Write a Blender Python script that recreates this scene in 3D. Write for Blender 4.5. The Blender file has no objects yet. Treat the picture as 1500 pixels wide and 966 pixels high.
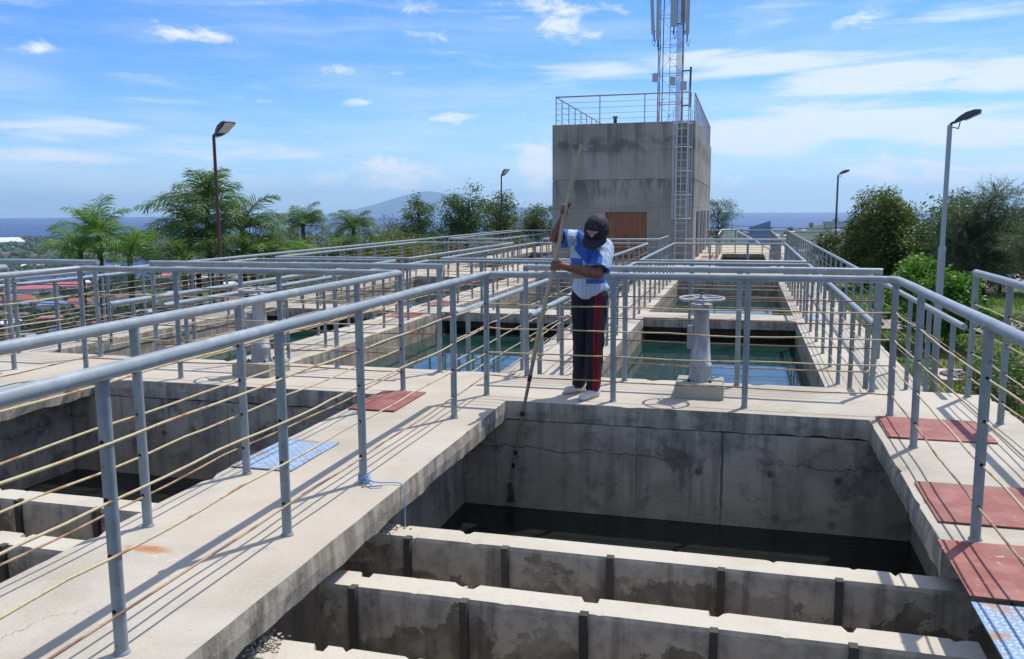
import bpy, bmesh, math, random
from mathutils import Vector, Matrix, noise
import numpy as np
random.seed(7); rng=np.random.default_rng(7)
scene=bpy.context.scene; COL=scene.collection
V=Vector
ORG={}
# ------------------------------------------------------------------ helpers
def link(o): COL.objects.link(o); return o
def tag(o,label=None,cat=None,group=None,kind=None):
    if label: o['label']=label
    if cat: o['category']=cat
    if group: o['group']=group
    if kind: o['kind']=kind
    return o
def empty(name,loc,label,cat,group=None,parent=None):
    o=bpy.data.objects.new(name,None); link(o); o.empty_display_size=.2
    o.location=loc; ORG[o.name]=V(loc); return tag(o,label,cat,group)
class MB:
    def __init__(s): s.v=[]; s.f=[]; s.m=[]; s.sm=[]
    def add(s,vs,fs,mi=0,smooth=False):
        n=len(s.v); s.v.extend([tuple(p) for p in vs]); s.f.extend([tuple(i+n for i in f) for f in fs])
        s.m.extend([mi]*len(fs)); s.sm.extend([smooth]*len(fs)); return s
    def box(s,x0,y0,z0,x1,y1,z1,mi=0):
        vs=[(x0,y0,z0),(x1,y0,z0),(x1,y1,z0),(x0,y1,z0),(x0,y0,z1),(x1,y0,z1),(x1,y1,z1),(x0,y1,z1)]
        return s.add(vs,[(0,3,2,1),(4,5,6,7),(0,1,5,4),(1,2,6,5),(2,3,7,6),(3,0,4,7)],mi)
    def obox(s,c,ax,ay,az,mi=0):
        c=V(c);ax=V(ax);ay=V(ay);az=V(az); vs=[c+sx*ax+sy*ay+sz*az for sz in(-1,1) for sx,sy in((-1,-1),(1,-1),(1,1),(-1,1))]
        return s.add(vs,[(0,3,2,1),(4,5,6,7),(0,1,5,4),(1,2,6,5),(2,3,7,6),(3,0,4,7)],mi)
    def tube(s,pts,r,n=8,mi=0,cap=True):
        pts=[V(p) for p in pts]; R=r if isinstance(r,(list,tuple)) else [r]*len(pts)
        vs=[];fs=[];up=None
        for i,p in enumerate(pts):
            a=(p-pts[i-1]).normalized() if i>0 else None; b=(pts[i+1]-p).normalized() if i<len(pts)-1 else None
            t=(a+b) if (a and b) else (a or b)
            t=t.normalized() if t.length>1e-6 else V((0,0,1))
            if up is None:
                up=V((0,0,1)) if abs(t.z)<.9 else V((0,1,0))
            x=up-t*up.dot(t)
            if x.length<1e-4: x=t.orthogonal()
            x.normalize(); up=x; y=t.cross(x)
            k=1.0
            if a and b:
                c=max(.35,math.sqrt(max(0,(1+a.dot(b))/2))); 
            else: c=1
            for j in range(n):
                an=2*math.pi*j/n; d=x*math.cos(an)+y*math.sin(an)
                if c<1 and a is not None:
                    # mitre: stretch in the bend plane
                    q=(b-a); 
                    if q.length>1e-4:
                        q.normalize(); d=d+q*d.dot(q)*(1/c-1)
                vs.append(p+d*R[i])
        for i in range(len(pts)-1):
            for j in range(n):
                k=(j+1)%n; fs.append((i*n+j,i*n+k,(i+1)*n+k,(i+1)*n+j))
        s.add(vs,fs,mi,True)
        if cap:
            s.add(vs[:n],[tuple(reversed(range(n)))],mi); s.add(vs[-n:],[tuple(range(n))],mi)
        return s
    def lathe(s,c,prof,n=20,mi=0,smooth=True,axis=None):
        c=V(c); z=V(axis).normalized() if axis else V((0,0,1)); x=z.orthogonal().normalized(); y=z.cross(x)
        vs=[];fs=[]
        for r,h in prof:
            for j in range(n):
                an=2*math.pi*j/n; vs.append(c+z*h+(x*math.cos(an)+y*math.sin(an))*r)
        for i in range(len(prof)-1):
            for j in range(n):
                k=(j+1)%n; fs.append((i*n+j,i*n+k,(i+1)*n+k,(i+1)*n+j))
        s.add(vs,fs,mi,smooth)
        s.add(vs[:n],[tuple(reversed(range(n)))],mi); s.add(vs[-n:],[tuple(range(n))],mi); return s
    def ball(s,c,r,n=10,mi=0,rot=None):
        c=V(c); r=V(r) if hasattr(r,'__len__') else V((r,r,r)); vs=[];fs=[]
        m=n*2
        for i in range(1,n):
            th=math.pi*i/n
            for j in range(m):
                ph=2*math.pi*j/m; d=V((r.x*math.sin(th)*math.cos(ph),r.y*math.sin(th)*math.sin(ph),r.z*math.cos(th)))
                if rot: d=rot@d
                vs.append(c+d)
        t=V((0,0,r.z)); t=rot@t if rot else t
        vs.append(c+t); vs.append(c-t)
        for i in range(n-2):
            for j in range(m):
                k=(j+1)%m; fs.append((i*m+j,(i+1)*m+j,(i+1)*m+k,i*m+k))
        T=len(vs)-2
        for j in range(m):
            k=(j+1)%m; fs.append((T,j,k)); fs.append((T+1,(n-2)*m+k,(n-2)*m+j))
        return s.add(vs,fs,mi,True)
    def cone(s,a,b,ra,rb,n=12,mi=0):   # tapered capsule
        a=V(a);b=V(b); t=(b-a); L=t.length
        if L<1e-6: return s.ball(a,ra,6,mi)
        t/=L; pr=[]
        for k in range(4): q=math.pi/2*k/4; pr.append((ra*math.sin(q)+1e-4,-ra*math.cos(q)))
        pr.append((ra,0)); pr.append((rb,L))
        for k in range(1,5): q=math.pi/2*k/4; pr.append((rb*math.cos(q)+1e-4,L+rb*math.sin(q)))
        return s.lathe(a,pr,n,mi,True,t)
    def build(s,name,mat,parent=None,label=None):
        me=bpy.data.meshes.new(name); o=bpy.data.objects.new(name,me)
        off=ORG[parent.name] if parent else V((0,0,0))
        vs=[(p[0]-off.x,p[1]-off.y,p[2]-off.z) for p in s.v]
        me.from_pydata(vs,[],s.f)
        mats=mat if isinstance(mat,(list,tuple)) else [mat]
        for m in mats: me.materials.append(m)
        me.polygons.foreach_set('material_index',s.m); me.polygons.foreach_set('use_smooth',s.sm); me.update()
        link(o); 
        if parent: o.parent=parent
        ORG[o.name]=off.copy()
        if label: o['label']=label
        return o
def copy_tree(o,loc,label=None):
    def rec(a,par):
        c=a.copy(); COL.objects.link(c); 
        if par: c.parent=par
        for ch in list(a.children): rec(ch,c)
        return c
    r=rec(o,None); r.location=loc; ORG[r.name]=V(loc)
    if label: r['label']=label
    return r
# ------------------------------------------------------------------ materials
class NT:
    def __init__(s,name):
        s.mat=bpy.data.materials.new(name); s.mat.use_nodes=True; s.t=s.mat.node_tree; s.t.nodes.clear()
        s.out=s.n('ShaderNodeOutputMaterial')
    def n(s,typ,**k):
        x=s.t.nodes.new(typ)
        for a,b in k.items(): setattr(x,a,b)
        return x
    def l(s,a,b): s.t.links.new(a,b)
    def setin(s,node,key,val):
        if isinstance(val,bpy.types.NodeSocket): s.l(val,node.inputs[key])
        elif isinstance(val,(tuple,list)) and len(val)==3 and node.inputs[key].type=='RGBA': node.inputs[key].default_value=(*val,1)
        else: node.inputs[key].default_value=val
    def math(s,op,a,b=None,c=None,clamp=False):
        x=s.n('ShaderNodeMath',operation=op); x.use_clamp=clamp; s.setin(x,0,a)
        if b is not None: s.setin(x,1,b)
        if c is not None: s.setin(x,2,c)
        return x.outputs[0]
    def pos(s,sc=(1,1,1),space='world',loc=(0,0,0)):
        if space=='world': p=s.n('ShaderNodeNewGeometry').outputs['Position']
        else: p=s.n('ShaderNodeTexCoord').outputs['Object']
        m=s.n('ShaderNodeMapping'); s.l(p,m.inputs[0]); m.inputs['Scale'].default_value=sc; m.inputs['Location'].default_value=loc; return m.outputs[0]
    def noise(s,vec,scale,detail=4,rough=.55,dist=0):
        x=s.n('ShaderNodeTexNoise'); s.l(vec,x.inputs['Vector']); x.inputs['Scale'].default_value=scale; x.inputs['Detail'].default_value=detail
        x.inputs['Roughness'].default_value=rough; x.inputs['Distortion'].default_value=dist; return x.outputs['Fac']
    def ramp(s,f,a,b,lo=0.,hi=1.):
        x=s.n('ShaderNodeMapRange'); x.interpolation_type='SMOOTHSTEP'; s.setin(x,0,f); x.inputs[1].default_value=a; x.inputs[2].default_value=b; x.inputs[3].default_value=lo; x.inputs[4].default_value=hi; return x.outputs[0]
    def mix(s,f,a,b,blend='MIX'):
        x=s.n('ShaderNodeMix',data_type='RGBA',blend_type=blend); s.setin(x,0,f)
        for k,v in ((6,a),(7,b)):
            if isinstance(v,bpy.types.NodeSocket): s.l(v,x.inputs[k])
            else: x.inputs[k].default_value=(*v,1)
        return x.outputs[2]
    def bump(s,h,strength=.3,dist=.02,nrm=None):
        x=s.n('ShaderNodeBump'); s.l(h,x.inputs['Height']); x.inputs['Strength'].default_value=strength; x.inputs['Distance'].default_value=dist
        if nrm: s.l(nrm,x.inputs['Normal'])
        return x.outputs[0]
    def bsdf(s,col,rough=.8,metal=0,nrm=None,spec=.5,**k):
        x=s.n('ShaderNodeBsdfPrincipled'); s.setin(x,'Base Color',col); s.setin(x,'Roughness',rough); s.setin(x,'Metallic',metal); s.setin(x,'Specular IOR Level',spec)
        if nrm: s.l(nrm,x.inputs['Normal'])
        for a,b in k.items(): s.setin(x,a,b)
        return x.outputs[0]
    def end(s,sh): s.l(sh,s.out.inputs[0]); return s.mat
def concrete(name,base,dark,cover=(.48,.66),amt=.7,streak=.35,fine=.2,bump=.35,brown=None,cracks=False,rust=False):
    t=NT(name); p=t.pos(); ps=t.pos((7,7,.55)); 
    n1=t.noise(p,1.1,8,.62,.3); n2=t.noise(p,7,6,.6); n3=t.noise(p,55,4,.6); st=t.noise(ps,1.0,5,.65)
    m=t.ramp(t.math('ADD',t.math('MULTIPLY',n1,.72),t.math('MULTIPLY',n2,.28)),cover[0],cover[1])
    c=t.mix(t.math('MULTIPLY',m,amt),base,dark)
    if streak: c=t.mix(t.math('MULTIPLY',t.ramp(st,.5,.72),streak),c,dark)
    if brown is not None:
        c=t.mix(t.ramp(t.noise(t.pos(loc=(5,2,9)),.9,5,.6),.5,.7,0,.5),c,brown)
    c=t.mix(t.ramp(n3,.3,.75,0,fine),c,tuple(min(1,x*1.35) for x in base))
    c=t.mix(t.ramp(n2,.62,.8,0,.35),c,tuple(x*.55 for x in base))
    if cracks:
        vo=t.n('ShaderNodeTexVoronoi',feature='DISTANCE_TO_EDGE'); 
        w=t.n('ShaderNodeVectorMath',operation='ADD'); nn=t.n('ShaderNodeTexNoise'); t.l(p,nn.inputs['Vector']); nn.inputs['Scale'].default_value=2.5; nn.inputs['Detail'].default_value=6
        t.l(p,w.inputs[0]); t.l(nn.outputs['Color'],w.inputs[1]); t.l(w.outputs[0],vo.inputs['Vector']); vo.inputs['Scale'].default_value=.75
        ck=t.ramp(vo.outputs['Distance'],.0,.006,1,0); gate=t.ramp(t.noise(t.pos(loc=(3,3,3)),.5,2),.5,.6)
        c=t.mix(t.math('MULTIPLY',t.math('MULTIPLY',ck,gate),.8),c,tuple(x*.3 for x in base))
    if rust:
        r=t.ramp(t.noise(t.pos(loc=(11,4,1)),1.7,5,.6),.70,.76,0,.75); c=t.mix(r,c,(.42,.2,.08))
    h=t.math('ADD',t.math('MULTIPLY',n2,.6),t.math('MULTIPLY',n3,.4))
    return t.end(t.bsdf(c,.9,0,t.bump(h,bump,.02),.25))
M={}
M['deck']=concrete('deck_concrete',(.53,.50,.44),(.36,.335,.29),(.42,.68),.55,0,.3,.3,brown=(.50,.45,.37),cracks=True,rust=False)
M['slab_side']=M['deck']
M['wall']=concrete('basin_wall_concrete',(.25,.25,.235),(.09,.09,.085),(.45,.62),.75,.55,.2,.45,brown=(.24,.21,.165),cracks=True)
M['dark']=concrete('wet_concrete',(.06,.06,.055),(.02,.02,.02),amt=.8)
M['trough']=concrete('trough_concrete',(.40,.385,.35),(.30,.28,.25),(.45,.7),.5,0,.3,.5)
M['trough_side']=concrete('trough_side_concrete',(.20,.185,.16),(.055,.05,.043),(.42,.52),.85,.5,.2,.5)
M['rib']=concrete('dark_rib',(.10,.09,.07),(.04,.036,.03),(.4,.6),amt=.8)
def bldg_mat():
    t=NT('building_concrete'); p=t.pos(); n1=t.noise(p,.55,7,.6,.2); n2=t.noise(p,3.5,6,.6); n3=t.noise(p,40,4,.6); s=t.n('ShaderNodeSeparateXYZ'); t.l(p,s.inputs[0]); z=s.outputs[2]
    c=t.mix(t.ramp(n1,.35,.65),(.36,.335,.28),(.27,.25,.205)); c=t.mix(t.ramp(n2,.4,.75,0,.3),c,(.39,.375,.33))
    st=t.noise(t.pos((3.2,3.2,.16)),1.,6,.65); runs=t.math('MULTIPLY',t.ramp(st,.45,.66),t.ramp(t.math('ADD',z,t.math('MULTIPLY',n1,1.5)),2.9,5.6,.15,1.)); c=t.mix(t.math('MULTIPLY',runs,.62),c,(.075,.07,.058))
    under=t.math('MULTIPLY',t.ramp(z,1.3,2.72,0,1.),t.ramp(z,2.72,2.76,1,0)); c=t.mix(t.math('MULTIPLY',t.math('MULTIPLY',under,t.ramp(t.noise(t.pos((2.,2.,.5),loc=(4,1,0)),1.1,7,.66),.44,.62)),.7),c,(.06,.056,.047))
    band=t.ramp(t.math('ABSOLUTE',t.math('SUBTRACT',t.math('ADD',z,t.math('MULTIPLY',n2,.3)),4.25)),.1,.5,1,0); c=t.mix(t.math('MULTIPLY',t.math('MULTIPLY',band,t.ramp(t.noise(p,1.7,7,.7),.42,.6)),.6),c,(.07,.065,.055))
    for zz in (.55,1.62,3.85): c=t.mix(t.ramp(t.math('ABSOLUTE',t.math('SUBTRACT',z,zz)),.008,.02,.4,0),c,(.1,.095,.08))
    for xx in (-6.35,-5.0,-3.3): c=t.mix(t.ramp(t.math('ABSOLUTE',t.math('SUBTRACT',s.outputs[0],xx)),.008,.022,.35,0),c,(.1,.095,.08))
    return t.end(t.bsdf(c,.9,0,t.bump(t.math('ADD',n2,n3),.25,.02),.2))
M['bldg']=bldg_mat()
M['bldg_pale']=concrete('building_pale_render',(.55,.55,.52),(.3,.3,.28),(.5,.7),.5,.3,.2,.2)
M['plinth']=concrete('plinth_concrete',(.36,.35,.28),(.22,.21,.16),(.45,.65),.6,.2,.25,.4)
def slab_mat():
    # top faces pale, weathered sides greyer with dark vertical dirt: chosen by true face direction
    t=NT('slab_concrete'); p=t.pos(); ps=t.pos((9,9,.8))
    n1=t.noise(p,1.0,8,.6,.3); n2=t.noise(p,8,6,.6); n3=t.noise(p,60,4,.6)
    top=t.mix(t.ramp(n1,.36,.64,0,.9),(.495,.45,.37),(.35,.31,.245)); top=t.mix(t.ramp(n2,.5,.8,0,.35),top,(.34,.31,.265)); top=t.mix(t.ramp(n3,.35,.7,0,.3),top,(.58,.525,.43))
    wide=t.noise(t.pos((1,1,1),loc=(2,7,1)),.45,4,.6); top=t.mix(t.ramp(wide,.48,.62,0,.45),top,(.53,.46,.36))
    sp=t.noise(t.pos(loc=(9,1,4)),26,3,.5); top=t.mix(t.ramp(sp,.70,.74,0,.7),top,(.25,.22,.19))
    lt=t.noise(t.pos(loc=(4,6,2)),5,5,.7,1.5); top=t.mix(t.ramp(lt,.66,.70,0,.5),top,(.74,.73,.70))
    vo=t.n('ShaderNodeTexVoronoi',feature='DISTANCE_TO_EDGE'); w=t.n('ShaderNodeVectorMath',operation='ADD'); nn=t.n('ShaderNodeTexNoise'); t.l(p,nn.inputs['Vector']); nn.inputs['Scale'].default_value=3; nn.inputs['Detail'].default_value=6
    t.l(p,w.inputs[0]); t.l(nn.outputs['Color'],w.inputs[1]); t.l(w.outputs[0],vo.inputs['Vector']); vo.inputs['Scale'].default_value=.6
    gate=t.ramp(t.noise(t.pos(loc=(3,3,3)),.6,2),.52,.6); top=t.mix(t.math('MULTIPLY',t.math('MULTIPLY',t.ramp(vo.outputs['Distance'],0,.005,1,0),gate),.65),top,(.2,.18,.15))
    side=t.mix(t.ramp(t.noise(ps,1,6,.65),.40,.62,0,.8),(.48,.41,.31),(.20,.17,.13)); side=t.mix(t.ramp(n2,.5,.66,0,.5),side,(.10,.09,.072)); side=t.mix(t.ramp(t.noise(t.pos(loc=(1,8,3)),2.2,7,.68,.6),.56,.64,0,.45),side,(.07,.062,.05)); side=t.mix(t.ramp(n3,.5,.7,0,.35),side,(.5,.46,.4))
    sp3=t.n('ShaderNodeSeparateXYZ'); t.l(p,sp3.inputs[0]); ax=t.math('DIVIDE',t.math('ADD',sp3.outputs[0],2.70),.15); ay=t.math('DIVIDE',t.math('SUBTRACT',sp3.outputs[1],3.31),.05)
    rd=t.math('ADD',t.math('ADD',t.math('MULTIPLY',ax,ax),t.math('MULTIPLY',ay,ay)),t.math('MULTIPLY',t.noise(p,14,6,.7),2.2)); top=t.mix(t.ramp(rd,1.0,2.3,.9,0),top,(.42,.17,.055))
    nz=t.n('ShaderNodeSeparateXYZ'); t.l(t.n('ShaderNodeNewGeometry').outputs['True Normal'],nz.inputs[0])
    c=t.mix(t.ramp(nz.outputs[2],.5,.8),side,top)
    h=t.math('ADD',t.math('MULTIPLY',n2,.6),t.math('MULTIPLY',n3,.4))
    return t.end(t.bsdf(c,.9,0,t.bump(h,.35,.015),.2))
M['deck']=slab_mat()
def trough_mat():
    t=NT('trough_concrete2'); p=t.pos(); n1=t.noise(p,1.6,8,.6,.3); n2=t.noise(p,9,6,.6); n3=t.noise(p,70,4,.6)
    top=t.mix(t.ramp(n1,.4,.65,0,.6),(.55,.50,.405),(.44,.385,.295)); top=t.mix(t.ramp(n2,.55,.8,0,.4),top,(.33,.3,.26)); top=t.mix(t.ramp(n3,.4,.75,0,.3),top,(.63,.58,.5))
    g=t.n('ShaderNodeNewGeometry'); s=t.n('ShaderNodeSeparateXYZ'); t.l(g.outputs['Position'],s.inputs[0])
    # algae / damp line: waterline left by the drained basin, a wavy edge below the rim
    wl=t.math('ADD',s.outputs[2],t.math('MULTIPLY',t.noise(t.pos((1.6,1.6,1.6)),1.7,9,.66,.3),1.1))
    wet=t.ramp(wl,.12,.14,1,0)
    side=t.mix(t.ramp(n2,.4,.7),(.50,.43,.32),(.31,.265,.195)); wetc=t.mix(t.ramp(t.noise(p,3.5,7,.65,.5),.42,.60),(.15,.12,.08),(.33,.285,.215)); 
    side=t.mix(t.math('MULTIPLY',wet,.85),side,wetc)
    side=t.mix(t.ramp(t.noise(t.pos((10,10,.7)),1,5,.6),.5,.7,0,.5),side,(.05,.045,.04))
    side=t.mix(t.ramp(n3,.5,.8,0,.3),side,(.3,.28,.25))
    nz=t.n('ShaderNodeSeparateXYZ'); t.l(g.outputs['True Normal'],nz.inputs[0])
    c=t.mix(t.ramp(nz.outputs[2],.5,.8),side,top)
    return t.end(t.bsdf(c,.9,0,t.bump(t.math('ADD',n2,n3),.4,.012),.2))
M['trough']=trough_mat()
def wall_mat():
    t=NT('front_wall_concrete'); p=t.pos(); n1=t.noise(p,1.3,8,.65,.6); n2=t.noise(p,6,7,.65); n3=t.noise(p,60,4,.6); st=t.noise(t.pos((5,5,.4)),1.2,6,.65)
    c=t.mix(t.ramp(n1,.38,.62),(.50,.42,.305),(.34,.285,.205)); c=t.mix(t.ramp(st,.47,.62,0,.6),c,(.19,.16,.12))
    c=t.mix(t.ramp(n2,.54,.66,0,.55),c,(.12,.105,.085)); c=t.mix(t.ramp(t.noise(t.pos(loc=(8,1,2)),1.7,8,.7,.5),.52,.62,0,.7),c,(.10,.09,.07)); c=t.mix(t.ramp(t.noise(t.pos(loc=(2,6,5)),3.3,8,.7,.3),.60,.66,0,.6),c,(.46,.42,.35))
    sq=t.n('ShaderNodeSeparateXYZ'); t.l(p,sq.inputs[0])
    for xx,ww,aa in ((-.12,.010,.8),(-.80,.004,.6),(-2.0,.006,.5),(-4.6,.006,.6)):
        ln2=t.ramp(t.math('ABSOLUTE',t.math('ADD',t.math('SUBTRACT',sq.outputs[0],xx),t.math('MULTIPLY',t.math('SUBTRACT',t.noise(t.pos((0,0,3)),2,4),.5),.03))),ww*.4,ww*1.6,aa,0); c=t.mix(ln2,c,(.06,.055,.045))
    for (hx,hz_) in ((.75,-.5),(.25,-.48),(.72,-.86),(.30,-.84),(-.3,-.5),(-5.3,-.5)):
        dd=t.math('ADD',t.math('POWER',t.math('SUBTRACT',sq.outputs[0],hx),2.),t.math('POWER',t.math('SUBTRACT',sq.outputs[2],hz_),2.)); c=t.mix(t.ramp(t.math('ADD',dd,t.math('MULTIPLY',n2,.0015)),.0008,.0026,.75,0),c,(.05,.048,.042))
    s=t.n('ShaderNodeSeparateXYZ'); t.l(t.n('ShaderNodeNewGeometry').outputs['Position'],s.inputs[0])
    zz=t.math('ADD',s.outputs[2],t.math('MULTIPLY',n1,.3)); band=t.math('MULTIPLY',t.ramp(zz,-.72,-.58,1,0),t.ramp(n2,.3,.6,.35,.9)); c=t.mix(t.math('MULTIPLY',band,.6),c,(.36,.29,.19))
    # pour line and cracks
    lz=t.math('ADD',s.outputs[2],t.math('MULTIPLY',t.noise(t.pos((1,1,0)),1.6,8,.7),.34)); ln=t.math('SUBTRACT',1.0,t.ramp(t.math('ABSOLUTE',t.math('ADD',lz,.24)),.002,.009)); c=t.mix(t.math('MULTIPLY',t.math('MULTIPLY',ln,.75),t.ramp(n1,.42,.55)),c,(.06,.055,.045))
    vo=t.n('ShaderNodeTexVoronoi',feature='DISTANCE_TO_EDGE'); w=t.n('ShaderNodeVectorMath',operation='ADD'); nn=t.n('ShaderNodeTexNoise'); t.l(p,nn.inputs['Vector']); nn.inputs['Scale'].default_value=2.4; nn.inputs['Detail'].default_value=6
    t.l(p,w.inputs[0]); t.l(nn.outputs['Color'],w.inputs[1]); t.l(w.outputs[0],vo.inputs['Vector']); vo.inputs['Scale'].default_value=.8
    gate=t.ramp(t.noise(t.pos(loc=(3,3,3)),.9,2),.56,.62); c=t.mix(t.math('MULTIPLY',t.math('MULTIPLY',t.ramp(vo.outputs['Distance'],0,.005,1,0),gate),.5),c,(.04,.04,.035))
    c=t.mix(t.ramp(n3,.45,.75,0,.25),c,(.36,.35,.33))
    return t.end(t.bsdf(c,.85,0,t.bump(t.math('ADD',n2,n3),.45,.012),.25))
M['wall']=wall_mat()
def paint(name,base,rough=.42,rust=.0,chalk=.25,metal=.0):
    t=NT(name); p=t.pos(); n=t.noise(p,9,7,.68); n2=t.noise(p,90,3,.6)
    c=t.mix(t.ramp(n,.42,.68,0,chalk),base,tuple(min(1,x*1.35+.02) for x in base)); c=t.mix(t.ramp(n2,.6,.8,0,.2),c,tuple(x*.6 for x in base))
    if rust: c=t.mix(t.ramp(t.noise(t.pos(loc=(5,5,5)),22,5,.65),1-rust*.5,1-rust*.5+.06,0,.85),c,(.16,.07,.03))
    return t.end(t.bsdf(c,t.ramp(n,.3,.8,rough-.05,rough+.2),metal,t.bump(n2,.12,.003),.5))
M['rail']=paint('rail_grey_paint',(.205,.24,.25),.42,.74,.6)
M['rail_top']=paint('rail_top_grey_paint',(.26,.295,.305),.40,.70,.65)
M['hole']=paint('dark_hole',(.01,.008,.007),.9,0)
M['galv']=paint('galvanised',(.36,.37,.39),.4,.5,.3,.3)
M['silver']=paint('silver_paint',(.5,.52,.55),.4,.4,.3)
M['rustpole']=paint('rusty_pole_paint',(.10,.04,.035),.6,.6,.2)
M['darkmetal']=paint('dark_metal',(.05,.055,.06),.5,.3)
M['red']=paint('red_paint',(.38,.05,.04),.5,.3)
M['panel']=paint('antenna_panel_grey',(.42,.45,.47),.5,0)
M['valve']=None
def valve_mat():
    t=NT('valve_grey_paint'); p=t.pos(); n=t.noise(t.pos((9,9,2.5)),1.2,6,.65); n2=t.noise(p,30,5,.6)
    c=t.mix(t.ramp(n,.42,.62),(.27,.28,.30),(.44,.44,.43)); c=t.mix(t.ramp(n2,.62,.7,0,.8),c,(.15,.12,.09)); return t.end(t.bsdf(c,.6,0,t.bump(n2,.3,.004)))
M['valve']=valve_mat()
def wire_mat(name,a,b,lo,hi):
    t=NT(name); n=t.noise(t.pos(),5.5,3,.6); c=t.mix(t.ramp(n,lo,hi),a,b); c=t.mix(t.ramp(t.noise(t.pos(),60,2),.5,.7,0,.4),c,tuple(x*.5 for x in a)); return t.end(t.bsdf(c,.6))
M['wire']=wire_mat('cream_wire',(.52,.43,.25),(.36,.15,.05),.55,.66)
M['wire_rust']=wire_mat('rust_wire',(.17,.075,.05),(.42,.33,.2),.58,.7)
M['wire_mix']=wire_mat('mixed_wire',(.40,.28,.15),(.2,.1,.06),.45,.6)
def plate_mat():
    t=NT('red_plate_paint'); p=t.pos(); n=t.noise(p,5,7,.65); n2=t.noise(p,22,6,.7,1.)
    c=t.mix(t.ramp(n,.4,.65),(.24,.055,.035),(.33,.12,.085)); c=t.mix(t.ramp(n2,.62,.68,0,.8),c,(.52,.44,.40)); c=t.mix(t.ramp(t.noise(p,40,4),.6,.75,0,.5),c,(.10,.04,.03))
    c=t.mix(t.ramp(t.noise(t.pos(loc=(7,2,1)),2.6,7,.7),.52,.66,0,.65),c,(.20,.095,.05)); c=t.mix(t.ramp(t.noise(t.pos((1,5,1)),9,4,.7),.62,.72,0,.45),c,(.40,.27,.22))
    w=t.n('ShaderNodeTexWave'); m=t.n('ShaderNodeMapping'); t.l(p,m.inputs[0]); m.inputs['Rotation'].default_value=(0,0,.78); t.l(m.outputs[0],w.inputs['Vector']); w.inputs['Scale'].default_value=30
    return t.end(t.bsdf(c,.6,0,t.bump(w.outputs['Fac'],.10,.003)))
M['plate']=plate_mat()
def blue_plate():
    t=NT('blue_chequer_plate'); g=t.pos()
    def lug(rot,off):
        m=t.n('ShaderNodeMapping'); t.l(g,m.inputs[0]); m.inputs['Rotation'].default_value=(0,0,rot); m.inputs['Scale'].default_value=(1/.042,1/.042,1); m.inputs['Location'].default_value=off
        s=t.n('ShaderNodeSeparateXYZ'); t.l(m.outputs[0],s.inputs[0])
        fx=t.math('SUBTRACT',t.math('FRACT',s.outputs[0]),.5); fy=t.math('SUBTRACT',t.math('FRACT',s.outputs[1]),.5)
        d=t.math('ADD',t.math('MULTIPLY',t.math('MULTIPLY',fx,fx),7.),t.math('MULTIPLY',t.math('MULTIPLY',fy,fy),60.)); return t.ramp(d,.6,1.1,1,0)
    L=t.math('MAXIMUM',lug(.785,(0,0,0)),lug(-.785,(.5,.5,0)))
    n=t.noise(g,6,7,.65); c=t.mix(L,(.20,.32,.48),(.46,.54,.60)); c=t.mix(t.ramp(n,.50,.60,0,.85),c,(.36,.20,.09)); c=t.mix(t.ramp(t.noise(g,18,5,.6),.52,.7,0,.5),c,(.5,.56,.6))
    return t.end(t.bsdf(c,.45,0,t.bump(L,.5,.004)))
M['blueplate']=blue_plate()
def simple(name,col,rough=.7,var=.25,sc=12,spec=.4,space='world',metal=0):
    t=NT(name); n=t.noise(t.pos(space=space),sc,5,.6); c=t.mix(t.ramp(n,.35,.7,0,var),col,tuple(x*.55 for x in col)); return t.end(t.bsdf(c,rough,metal,t.bump(n,.15,.01),spec))
M['blue_rope']=simple('blue_rope',(.22,.38,.62),.7)
M['bamboo']=simple('bamboo_pole',(.42,.33,.21),.6,.5,9)
M['polelow']=simple('wet_pole',(.24,.20,.14),.5,.5,20)
M['tape']=simple('black_tape',(.012,.012,.013),.5)
M['glass']=simple('lamp_glass',(.25,.27,.28),.12,.1,5,.8)
M['reflector']=simple('lamp_reflector',(.65,.65,.62),.25,.1,5,.8)
def wood():
    t=NT('door_wood'); n=t.noise(t.pos((14,14,.6)),1.5,6,.6); c=t.mix(t.ramp(n,.35,.7),(.30,.115,.045),(.16,.055,.022)); return t.end(t.bsdf(c,.55,0,t.bump(n,.3,.01)))
M['wood']=wood()
M['void']=simple('dark_interior',(.012,.012,.013),.8)
def water_mat(name,col,rough,wscale,wstr):
    t=NT(name); p=t.pos(); n=t.noise(p,wscale,4,.55); n2=t.noise(t.pos((1,1,1),loc=(3,1,0)),wscale*.3,4,.6)
    c=t.mix(t.ramp(n2,.35,.7,0,.5),col,tuple(x*.6 for x in col))
    return t.end(t.bsdf(c,rough,0,t.bump(n,wstr,.02),.5,IOR=1.33))
M['water']=water_mat('basin_water',(.016,.048,.043),.02,4,.04)
M['water_front']=water_mat('murky_water',(.012,.016,.013),.08,16,.35)
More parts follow.
